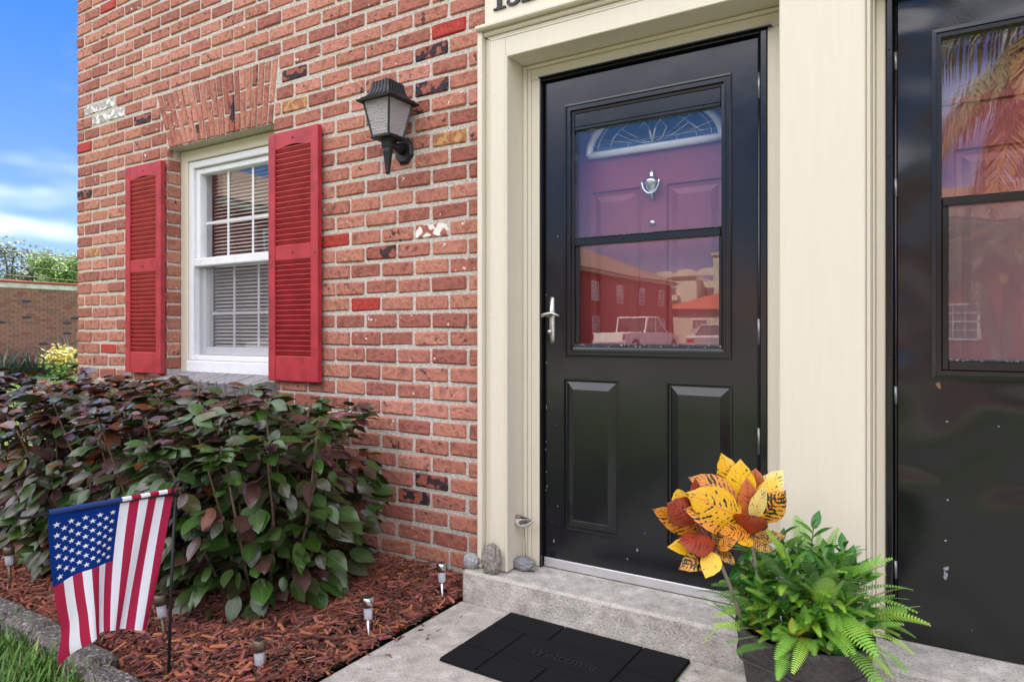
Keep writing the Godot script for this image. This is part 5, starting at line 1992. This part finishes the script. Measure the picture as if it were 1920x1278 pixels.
func make_grass() -> void:
	var s := st()
	var w := 0.5
	var p0 := Vector3.ZERO
	for i in 3:
		var t0 := i / 3.0
		var t1 := (i + 1) / 3.0
		var a := Vector3(0, t0, 0.5 * t0 * t0)
		var b := Vector3(0, t1, 0.5 * t1 * t1)
		var w0 := w * (1 - t0 * t0 * 0.7)
		var w1 := w * (1 - t1 * t1 * 0.7) if i < 2 else 0.0
		face(s, [a + Vector3(-w0, 0, 0), a + Vector3(w0, 0, 0), b + Vector3(w1, 0, 0), b + Vector3(-w1, 0, 0)], Vector3(0, 0.3, 1))
	var blade := done(s)
	var m := leaf_mat(Color.WHITE, 0.6, 0.35)
	m.vertex_color_use_as_albedo = true
	for area in [[-2.6, -0.35, 1.30, 1.95, 15000, 0.055, "lawn_grass", "short green grass of the lawn in front of the edging stones"], [-19.0, -9.0, -9.5, -2.5, 16000, 0.08, "side_lawn_grass", "sunny yellow-green grass of the side lawn by the garden wall"]]:
		var mm := MultiMesh.new()
		mm.transform_format = MultiMesh.TRANSFORM_3D
		mm.use_colors = true
		mm.mesh = blade
		var pl := []
		while pl.size() < area[4]:
			var x := rng.randf_range(area[0], area[1])
			var z := rng.randf_range(area[2], area[3])
			if area[4] == 15000 and z < bed_front(x) + 0.075: continue
			pl.append(Vector3(x, -0.092 if area[5] > 0.06 else -0.045, z))
		mm.instance_count = pl.size()
		for i in pl.size():
			var h: float = area[5] * rng.randf_range(0.6, 1.5)
			if area[5] < 0.06: h *= 1.6
			var b := Basis.from_euler(Vector3(rng.randf_range(-0.3, 0.6), rng.randf() * TAU, 0)) * Basis.from_scale(Vector3(h * rng.randf_range(0.05, 0.10), h, h))
			mm.set_instance_transform(i, Transform3D(b, pl[i]))
			var v := rng.randf_range(0.6, 1.4)
			var c := Color(0.10, 0.22, 0.03) if rng.randf() < 0.85 else Color(0.22, 0.24, 0.06)
			mm.set_instance_color(i, Color(c.r * v, c.g * v, c.b * v))
		var o := MultiMeshInstance3D.new()
		o.name = area[6]
		o.multimesh = mm
		o.material_override = m
		add_child(o)
		tag(o, area[7], "grass", "", "stuff")

func make_hedge() -> void:
	var shapes := []
	for k in 10:
		shapes.append(leaf_mesh(1.0, rng.randf_range(0.54, 0.66), rng.randf_range(0.0, 0.30), rng.randf_range(0.0, 0.28), 0.84, 8, rng.randf_range(0.004, 0.022), rng.randf_range(0.004, 0.014), rng.randf_range(-0.1, 0.35)))
	var V := Color(0.40, 0.20, 0.22)
	var purple := veined(Color(0.30, 0.19, 0.18), Color(0.47, 0.30, 0.28), Color(0.33, 0.29, 0.16), 0.2, 1, 0.33)
	var dusk := veined(Color(0.23, 0.235, 0.15), Color(0.37, 0.34, 0.23), Color(0.29, 0.34, 0.14), 0.1, 2, 0.33)
	var green := veined(Color(0.22, 0.33, 0.13), Color(0.40, 0.48, 0.24), Color(0.28, 0.22, 0.15), 0.2, 3, 0.33)
	var fresh := veined(Color(0.22, 0.36, 0.10), Color(0.42, 0.52, 0.22), Color(0.34, 0.34, 0.12), 0.3, 4)
	var bronze := veined(Color(0.46, 0.25, 0.11), Color(0.55, 0.32, 0.16), Color(0.30, 0.16, 0.12), 0.2, 5, 0.4, 0.5)
	var orange := veined(Color(0.62, 0.30, 0.06), Color(0.72, 0.42, 0.16), Color(0.50, 0.18, 0.08), 0.2, 6, 0.4, 0.6)
	var scarlet := veined(Color(0.70, 0.12, 0.10), Color(0.80, 0.25, 0.2), Color(0.5, 0.12, 0.1), 0.25, 7, 0.4, 0.6)
	var pink := veined(Color(0.30, 0.20, 0.22), Color(0.75, 0.38, 0.45), Color(0.80, 0.42, 0.48), 0.05, 8)
	var olive := veined(Color(0.36, 0.36, 0.12), Color(0.5, 0.48, 0.22), Color(0.30, 0.22, 0.1), 0.2, 9)
	var stem_m := tri(mat(lin(0.16, 0.105, 0.065), 0.9), 8.0)
	var plants := [
		[-0.96, 0.60, 0.36, 0.44, 0.80, ""], [-1.42, 0.62, 0.36, 0.46, 0.81, ""], [-1.90, 0.64, 0.36, 0.48, 0.82, ""], [-2.40, 0.66, 0.36, 0.48, 0.84, ""], [-2.92, 0.66, 0.36, 0.48, 0.89, ""],
	]
	var labels := ["green-leaved copperleaf shrub at the end of the hedge next to the solar lights", "dark purple copperleaf shrub directly behind the flag stand's pole", "dark copperleaf shrub below the window, third along from the walk", "bronze copperleaf shrub in front of the shutter by the house corner", "copperleaf shrub with orange and scarlet leaves at the house-corner end of the hedge"]
	for pi in plants.size():
		var P: Array = plants[pi]
		var t := thing("copperleaf_shrub", Vector3(P[0], 0.02, P[1]), labels[pi], "shrub", "shrubs of the hedge under the window")
		var leaves := []
		# upright stems, each carrying leaves on all sides of its upper part
		var stems := 17
		for k in stems:
			var a := TAU * k / stems * 2.4 + rng.randf_range(-0.3, 0.3)
			var r := sqrt((k + 0.5) / stems)
			var top := Vector3(cos(a) * r * P[2] * 1.05, P[4] * rng.randf_range(0.86, 1.04) - 0.06 * r, sin(a) * r * P[3] * 1.02)
			var base := Vector3(top.x * 0.35, -0.06, top.z * 0.35)
			var mid := base.lerp(top, 0.5) + Vector3(rng.randf_range(-0.03, 0.03), 0, rng.randf_range(-0.03, 0.03))
			var s := st(false)
			tube(s, [base, mid, top], [0.008, 0.0055, 0.0035], 6)
			part("stem", s, stem_m, t)
			# whorls of leaves near the tip and along the outside
			for e in 58:
				var f := 1.0 - pow(rng.randf(), 1.4) * 0.92
				if e < 20: f = rng.randf_range(0.93, 1.02)
				var o := (base.lerp(mid, f * 2) if f < 0.5 else mid.lerp(top, f * 2 - 1))
				var b := rng.randf() * TAU
				var outward := Vector3(o.x / P[2], 0, o.z / P[3])
				var hd := (Vector3(cos(b), 0, sin(b)) + outward * 0.9 * r).normalized()
				var tipness: float = smoothstep(0.75, 1.0, f)
				var dir: Vector3 = hd + Vector3.UP * lerpf(rng.randf_range(-0.75, 0.15), rng.randf_range(-0.2, 0.4), tipness)
				var size := lerpf(rng.randf_range(0.055, 0.120), rng.randf_range(0.046, 0.108), tipness)
				var at := o + hd * rng.randf_range(0.012, 0.05)
				leaves.append([at, dir, size, r * (0.4 + f), f])
		# low skirt of leaves on the outside, hanging to the mulch
		for e in (430 if pi == 0 else 320):
			var a := rng.randf() * TAU
			var y := rng.randf_range(0.06, 0.55)
			var q := 0.78 + 0.22 * smoothstep(0.0, 0.4, y)
			var at := Vector3(cos(a) * P[2] * 1.05 * q, y, sin(a) * P[3] * q)
			leaves.append([at, Vector3(cos(a), rng.randf_range(-1.3, 0.3), sin(a)), rng.randf_range(0.05, 0.125), 1.2, y / 0.9])
		leaves.sort_custom(func(p, q): return p[3] > q[3])
		var rest := {}
		var singles := 0
		for i in leaves.size():
			var L: Array = leaves[i]
			var at: Vector3 = L[0]
			var wz: float = P[1] + at.z
			if wz < 0.13 or P[0] + at.x > -0.46: continue
			var up := Vector3(rng.randf_range(-0.6, 0.6), 1.0, rng.randf_range(-0.6, 0.6) + 0.25)
			var tr := aim(at, L[1], up, L[2])
			var roll := rng.randf()
			var f: float = L[4]
			var m: Material
			if pi == 0:
				m = purple if roll < 0.10 else dusk if roll < 0.32 else green if roll < 0.70 else fresh if roll < 0.86 else olive if roll < 0.90 else pink if roll < 0.93 else bronze if roll < 0.95 else dusk
			elif pi < 3:
				m = purple if roll < 0.22 else dusk if roll < 0.52 else green if roll < 0.80 else pink if roll < 0.83 else bronze if roll < 0.93 else olive if roll < 0.96 else fresh
			else:
				m = purple if roll < 0.28 else dusk if roll < 0.52 else green if roll < 0.66 else bronze if roll < 0.86 else orange if roll < 0.94 else scarlet if roll < 0.97 and pi == 4 else olive
			if f > 0.88 and pi > 0 and rng.randf() < 0.45: m = [purple, purple, bronze, dusk, purple, bronze if pi < 3 else orange][rng.randi() % 6]
			if f < 0.5 and roll > 0.5 and pi < 3: m = green if roll < 0.85 else fresh
			var sh: Mesh = shapes[rng.randi() % 10]
			if singles < 290:
				put("leaf", sh, m, t, tr)
				singles += 1
			else:
				if not rest.has(m):
					var q := SurfaceTool.new()
					rest[m] = q
				rest[m].append_from(sh, 0, tr)
		var am := ArrayMesh.new()
		for m in rest:
			rest[m].commit(am)
			am.surface_set_material(am.get_surface_count() - 1, m)
		put("inner_leaves", am, null, t).set_meta("kind", "stuff")

func make_pot() -> void:
	var c := Vector3(1.092, 0.0, 0.432)
	var t := thing("flower_pot", c, "round grey-brown planter with a scalloped cord moulding, standing on the walk before the step", "planter")
	var s := st(false)
	lathe(s, [[0.0, 0.002], [0.125, 0.002], [0.132, 0.012], [0.150, 0.10], [0.164, 0.185], [0.168, 0.192], [0.172, 0.215], [0.177, 0.255], [0.181, 0.262], [0.181, 0.274], [0.176, 0.279], [0.166, 0.276], [0.163, 0.262], [0.160, 0.240]], 56)
	part("bowl", s, mats.pot, t)
	s = st(false)
	var path := []
	for k in 73:
		var a := TAU * k / 72
		path.append(Vector3(cos(a) * 0.1725, 0.196 + 0.009 * sin(a * 4.0), sin(a) * 0.1725))
	tube(s, path, 0.0042, 6, false)
	part("cord_moulding", s, mats.pot, t)
	s = st(false)
	lathe(s, [[0.161, 0.236], [0.10, 0.248], [0.0, 0.252]], 24)
	part("potting_soil", s, mats.soil, t)

	# Boston fern: fronds that arch out of the pot on every side
	var f := thing("fern", c + Vector3(0, 0.245, 0), "bright green fern spilling over the planter", "fern")
	var fronds := []
	for k in 9:
		fronds.append(fern_mesh(rng.randf_range(0.9, 1.1), [0.2, 0.5, 0.9, 1.3, 1.7, 0.05, 0.7, 1.1, 2.2][k], rng.randf_range(-0.3, 0.3)))
	for k in 300:
		# fronds rise from a low dome, the higher ones nearly upright
		var a := TAU * k * 0.381966 + rng.randf_range(-0.3, 0.3)
		var lvl := pow(rng.randf(), 0.8)
		var rr := lerpf(0.175, 0.075, lvl) * rng.randf_range(0.55, 1.1)
		var o := Vector3(cos(a) * rr + 0.010, lerpf(0.0, 0.19, lvl) * rng.randf_range(0.7, 1.1), sin(a) * rr)
		var el := lerpf(rng.randf_range(0.0, 1.0), rng.randf_range(0.6, 1.45), lvl)
		var dir := Vector3(cos(a) * cos(el), sin(el), sin(a) * cos(el))
		var len := rng.randf_range(0.075, 0.155)
		if dir.z < -0.4: len *= 0.75
		if rng.randf() < 0.10: len *= 1.5
		put("frond", fronds[rng.randi() % 9], [mats.fern_a, mats.fern_b, mats.fern_c, mats.fern_a][rng.randi() % 4], f, aim(o, dir, Vector3(rng.randf_range(-0.5, 0.5), 1.0, rng.randf_range(-0.5, 0.5)), len))
	for k in 14:
		s = st(false)
		var a := rng.randf() * TAU
		var d := Vector3(cos(a), rng.randf_range(0.6, 1.8), sin(a)).normalized() * rng.randf_range(0.14, 0.3)
		tube(s, [Vector3(cos(a) * 0.06, 0.0, sin(a) * 0.06), d * 0.6 + Vector3.UP * 0.03, d + Vector3(0.03, -0.02, 0.02)], 0.0008, 4, false)
		part("dry_stem", s, mats.straw, f)
	# glossy leafy sprigs between the fronds
	var g := thing("leafy_sprigs", c + Vector3(0, 0.24, 0), "glossy green leafy sprigs growing among the fern in the planter", "plant")
	var sh := [leaf_mesh(1.0, 0.34, 0.35, 0.25, 0.85), leaf_mesh(1.0, 0.40, 0.25, 0.12, 0.85)]
	var spots := [[-0.115, 0.16, 0.06], [-0.09, 0.20, 0.0], [-0.06, 0.27, -0.02], [0.02, 0.31, -0.05], [0.06, 0.25, 0.02], [-0.03, 0.12, 0.13], [0.04, 0.10, 0.15], [0.10, 0.12, 0.10], [-0.10, 0.08, 0.12], [0.0, 0.17, 0.09], [0.12, 0.2, -0.03], [-0.15, 0.13, 0.0], [0.09, 0.05, 0.17], [-0.05, 0.05, 0.17], [-0.14, 0.05, 0.12], [0.03, 0.22, 0.04], [0.13, 0.15, 0.05], [-0.08, 0.11, 0.08], [0.06, 0.17, 0.10], [-0.02, 0.24, -0.06], [0.14, 0.08, 0.12], [0.0, 0.07, 0.16], [-0.12, 0.1, 0.09], [-0.16, 0.20, 0.08], [-0.12, 0.24, 0.12], [-0.09, 0.17, 0.15], [-0.19, 0.14, 0.06], [-0.05, 0.22, 0.10], [0.16, 0.2, 0.0], [0.10, 0.26, -0.05], [0.17, 0.12, 0.05]]
	for k in 22:
		var a := TAU * k * 0.381966 + 1.0
		var q := rng.randf_range(0.05, 0.17)
		spots.append([cos(a) * q, rng.randf_range(0.07, 0.27) * (1.2 - q * 2.5), sin(a) * q + 0.02])
	for p in spots:
		var top := Vector3(p[0], p[1], p[2])
		s = st(false)
		tube(s, [Vector3(p[0] * 0.4, 0, p[2] * 0.4), top * 0.6, top], [0.0035, 0.003, 0.002], 6)
		part("stem", s, mats.sprig_stem, g)
		for k in 9:
			var a := TAU * k * 0.381966 + rng.randf()
			var lvl := k / 8.0
			var dir := Vector3(cos(a), lerpf(0.15, 1.4, lvl), sin(a))
			var yel: bool = p[1] < 0.09 and rng.randf() < 0.25
			put("leaf", sh[k % 2], mats.sprig_yellow if yel else mats.sprig if rng.randf() < 0.6 else mats.sprig_light, g, aim(top * (0.70 + 0.30 * lvl), dir, Vector3.UP + Vector3(rng.randf_range(-0.3, 0.3), 0, 0.3), rng.randf_range(0.040, 0.070)))
	make_croton()

func fern_mesh(width: float, droop: float, twist: float) -> ArrayMesh:
	# unit-long frond along +x that droops, with paired narrow leaflets
	var s := st()
	var p := Vector3.ZERO
	var d := Vector3.RIGHT
	var n := 24
	for k in n:
		var f := k / float(n)
		d = (d + Vector3(0, -droop / n, twist / n * 0.6)).normalized()
		var e := p + d / n
		var side := d.cross(Vector3.UP).normalized()
		var up := side.cross(d).normalized()
		face(s, [p - side * 0.006, p + side * 0.006, e + side * 0.006, e - side * 0.006], up)
		if k > 2:
			var l := 0.165 * width * pow(sin(PI * (0.12 + 0.86 * pow(f, 0.8))), 0.7)
			for g in [-1, 1]:
				var o := (p + e) / 2
				var ld: Vector3 = (side * g + d * 0.28 + up * 0.18).normalized()
				var h := d * 0.0150
				var m := o + ld * l * 0.55 + up * 0.004
				var tip := o + ld * l - up * 0.012
				face(s, [o - h * 0.8, o + h * 0.9, m + h, m - h], up)
				face(s, [m - h, m + h, tip + d * 0.012], up)
		p = e
	return done(s)

func make_croton() -> void:
	var t := thing("croton", Vector3(1.03, 0.222, 0.47), "croton with large yellow and orange leaves blotched dark green, in the planter", "plant")
	var yellow := mat(Color.WHITE, 0.38)
	yellow.albedo_texture = croton_image(Color(0.93, 0.70, 0.10), Color(0.13, 0.14, 0.06), Color(0.86, 0.45, 0.12), -0.12, 3)
	var speck := mat(Color.WHITE, 0.38)
	speck.albedo_texture = croton_image(Color(0.90, 0.58, 0.14), Color(0.14, 0.15, 0.06), Color(0.82, 0.26, 0.12), 0.10, 9)
	var plain := mat(Color.WHITE, 0.38)
	plain.albedo_texture = croton_image(Color(0.94, 0.74, 0.12), Color(0.35, 0.30, 0.06), Color(0.88, 0.60, 0.16), -0.45, 15)
	var dark := mat(Color.WHITE, 0.38)
	dark.albedo_texture = croton_image(Color(0.86, 0.62, 0.16), Color(0.10, 0.13, 0.06), Color(0.75, 0.25, 0.12), 0.40, 21)
	var back := mat(Color.WHITE, 0.45)
	back.albedo_texture = croton_image(Color(0.74, 0.39, 0.14), Color(0.50, 0.18, 0.08), Color(0.55, 0.14, 0.10), -0.05, 27)
	var red := mat(Color.WHITE, 0.4)
	red.albedo_texture = croton_image(Color(0.62, 0.25, 0.11), Color(0.40, 0.10, 0.08), Color(0.70, 0.10, 0.12), 0.0, 33)
	var pale := mat(Color.WHITE, 0.4)
	pale.albedo_texture = croton_image(Color(0.93, 0.84, 0.48), Color(0.30, 0.30, 0.12), Color(0.90, 0.60, 0.30), -0.25, 39)
	mats.stalk = mat(lin(0.30, 0.06, 0.04), 0.5)
	for m in [yellow, speck, plain, dark, back, red, pale]:
		m.backlight_enabled = true
		m.backlight = Color(0.25, 0.25, 0.25)
	var base := Vector3(1.03, 0.24, 0.47)
	var stem_m := tri(mat(lin(0.20, 0.17, 0.13), 0.9), 8.0)
	var heads := [[Vector3(0.974, 0.556, 0.541), Vector3(1.0, 0.26, 0.50)], [Vector3(0.892, 0.526, 0.601), Vector3(0.965, 0.26, 0.53)]]
	for h in heads:
		var s := st(false)
		tube(s, [h[1] - base, (h[0] + h[1]) / 2 - base + Vector3(0.008, 0, 0.004), h[0] - base], [0.0065, 0.0055, 0.005], 8)
		part("stem", s, stem_m, t)
	# each leaf from where it springs to its tip, with its face and its width against its length
	var out_dir := Vector3(0.24, 0.30, 0.90)
	var list := [
		[Vector3(-0.074, 0.364, 0.082), Vector3(-0.171, 0.434, 0.190), yellow, .50],
		[Vector3(-0.084, 0.346, 0.077), Vector3(-0.180, 0.396, 0.184), speck, .42],
		[Vector3(-0.107, 0.404, 0.020), Vector3(-0.207, 0.457, 0.083), speck, .42],
		[Vector3(-0.104, 0.393, -0.005), Vector3(-0.144, 0.507, 0.020), yellow, .44],
		[Vector3(-0.091, 0.395, 0.010), Vector3(-0.099, 0.498, 0.015), plain, .62],
		[Vector3(-0.058, 0.361, 0.072), Vector3(-0.063, 0.462, 0.075), back, .42],
		[Vector3(-0.050, 0.359, 0.020), Vector3(-0.009, 0.465, -0.005), plain, .42],
		[Vector3(-0.058, 0.385, -0.057), Vector3(-0.008, 0.467, -0.089), pale, .50],
		[Vector3(-0.046, 0.347, 0.018), Vector3(0.017, 0.431, 0.025), dark, .56],
		[Vector3(-0.057, 0.304, 0.024), Vector3(0.016, 0.319, 0.026), dark, .40],
		[Vector3(-0.054, 0.307, 0.058), Vector3(-0.008, 0.286, 0.076), dark, .46],
		[Vector3(-0.049, 0.323, 0.090), Vector3(-0.057, 0.379, 0.142), red, .85],
		[Vector3(-0.050, 0.363, 0.079), Vector3(-0.015, 0.451, 0.104), pale, .30],
		[Vector3(-0.075, 0.414, -0.059), Vector3(-0.072, 0.470, -0.060), back, .65],
		[Vector3(-0.052, 0.330, 0.092), Vector3(-0.099, 0.348, 0.169), speck, .40],
		[Vector3(-0.045, 0.319, 0.099), Vector3(-0.062, 0.324, 0.157), yellow, .45],
		[Vector3(-0.187, 0.319, 0.106), Vector3(-0.264, 0.383, 0.201), speck, .36],
		[Vector3(-0.178, 0.355, 0.147), Vector3(-0.226, 0.407, 0.224), red, .62],
		[Vector3(-0.209, 0.391, 0.096), Vector3(-0.237, 0.412, 0.161), plain, .75],
		[Vector3(-0.182, 0.337, 0.126), Vector3(-0.182, 0.456, 0.173), red, .30],
		[Vector3(-0.132, 0.310, 0.154), Vector3(-0.190, 0.324, 0.237), red, .55],
		[Vector3(-0.145, 0.286, 0.127), Vector3(-0.218, 0.302, 0.219), plain, .38],
		[Vector3(-0.140, 0.283, 0.147), Vector3(-0.190, 0.253, 0.226), dark, .46],
		[Vector3(-0.128, 0.283, 0.163), Vector3(-0.134, 0.241, 0.214), plain, .66],
		[Vector3(-0.127, 0.289, 0.139), Vector3(-0.080, 0.328, 0.157), speck, .44],
		[Vector3(-0.130, 0.277, 0.117), Vector3(-0.087, 0.259, 0.137), dark, .44],
		[Vector3(-0.150, 0.274, 0.083), Vector3(-0.127, 0.346, 0.116), dark, .50],
	]
	for L in list:
		var dir: Vector3 = L[1] - L[0]
		var len := dir.length() * 1.14
		var up: Vector3 = out_dir + Vector3(rng.randf_range(-0.35, 0.35), rng.randf_range(0.0, 0.5), rng.randf_range(-0.2, 0.2))
		var under: bool = L[2] == back or L[2] == red
		var q := leaf_mesh(1.0, L[3] * rng.randf_range(1.12, 1.28), rng.randf_range(-0.10, 0.35), rng.randf_range(0.02, 0.16), 0.84, 10, rng.randf_range(0.004, 0.014), 0.006, rng.randf_range(0.3, 0.7) if under else rng.randf_range(0.0, 0.4))
		var lf := put("leaf", q, L[2], t, aim(L[0], dir, up, len))
		if not under:
			put("leaf_underside", q, back, lf, Transform3D(Basis(), Vector3(0, -0.006, 0)))
		# leaf stalk back to the head
		var s := st(false)
		var h: Vector3 = heads[0][0] - base if (heads[0][0] - base).distance_to(L[0]) < (heads[1][0] - base).distance_to(L[0]) else heads[1][0] - base
		tube(s, [h, (h + L[0]) / 2 - Vector3(0, 0.003, 0), L[0] + dir * 0.03], [0.0028, 0.002, 0.0015], 6)
		part("leaf_stalk", s, mats.stalk, t)

func make_plants() -> void:
	mats.fern_a = leaf_mat(lin(0.17, 0.38, 0.03), 0.5, 0.4)
	mats.fern_b = leaf_mat(lin(0.08, 0.23, 0.02), 0.5, 0.4)
	mats.fern_c = leaf_mat(lin(0.30, 0.52, 0.04), 0.5, 0.4)
	mats.straw = mat(lin(0.30, 0.22, 0.13), 0.9)
	mats.sprig_stem = mat(lin(0.10, 0.16, 0.04), 0.7)
	mats.sprig = veined(Color(0.22, 0.48, 0.13), Color(0.36, 0.58, 0.26), Color(0.12, 0.33, 0.10), 0.2, 41, 0.3)
	mats.sprig_light = veined(Color(0.36, 0.56, 0.14), Color(0.55, 0.70, 0.30), Color(0.28, 0.50, 0.12), 0.2, 42, 0.3)
	mats.sprig_yellow = veined(Color(0.72, 0.66, 0.16), Color(0.80, 0.76, 0.36), Color(0.55, 0.62, 0.16), 0.2, 43, 0.4)
	mats.pot = relief(tri(mat(lin(0.085, 0.075, 0.068), 0.75), 2.2), mats.grain, 0.25)
	mats.pot.albedo_texture = mats.soil.albedo_texture
	make_mulch()
	make_grass()
	make_hedge()
	make_pot()
	# odds and ends on the concrete
	for a in [[0.725, 0.40, 0.03], [0.745, 0.300, 0.012]]:
		var o := put("fallen_leaf", leaf_mesh(1.0, 0.6, 0.2, 0.1), mats.sprig, self, Transform3D(Basis(Vector3.UP, a[2] * 90).scaled(Vector3.ONE * a[2]), Vector3(a[0], 0.004, a[1])))
		tag(o, "small green leaf fallen on the concrete beside the doormat", "leaf", "fallen leaves by the doormat")
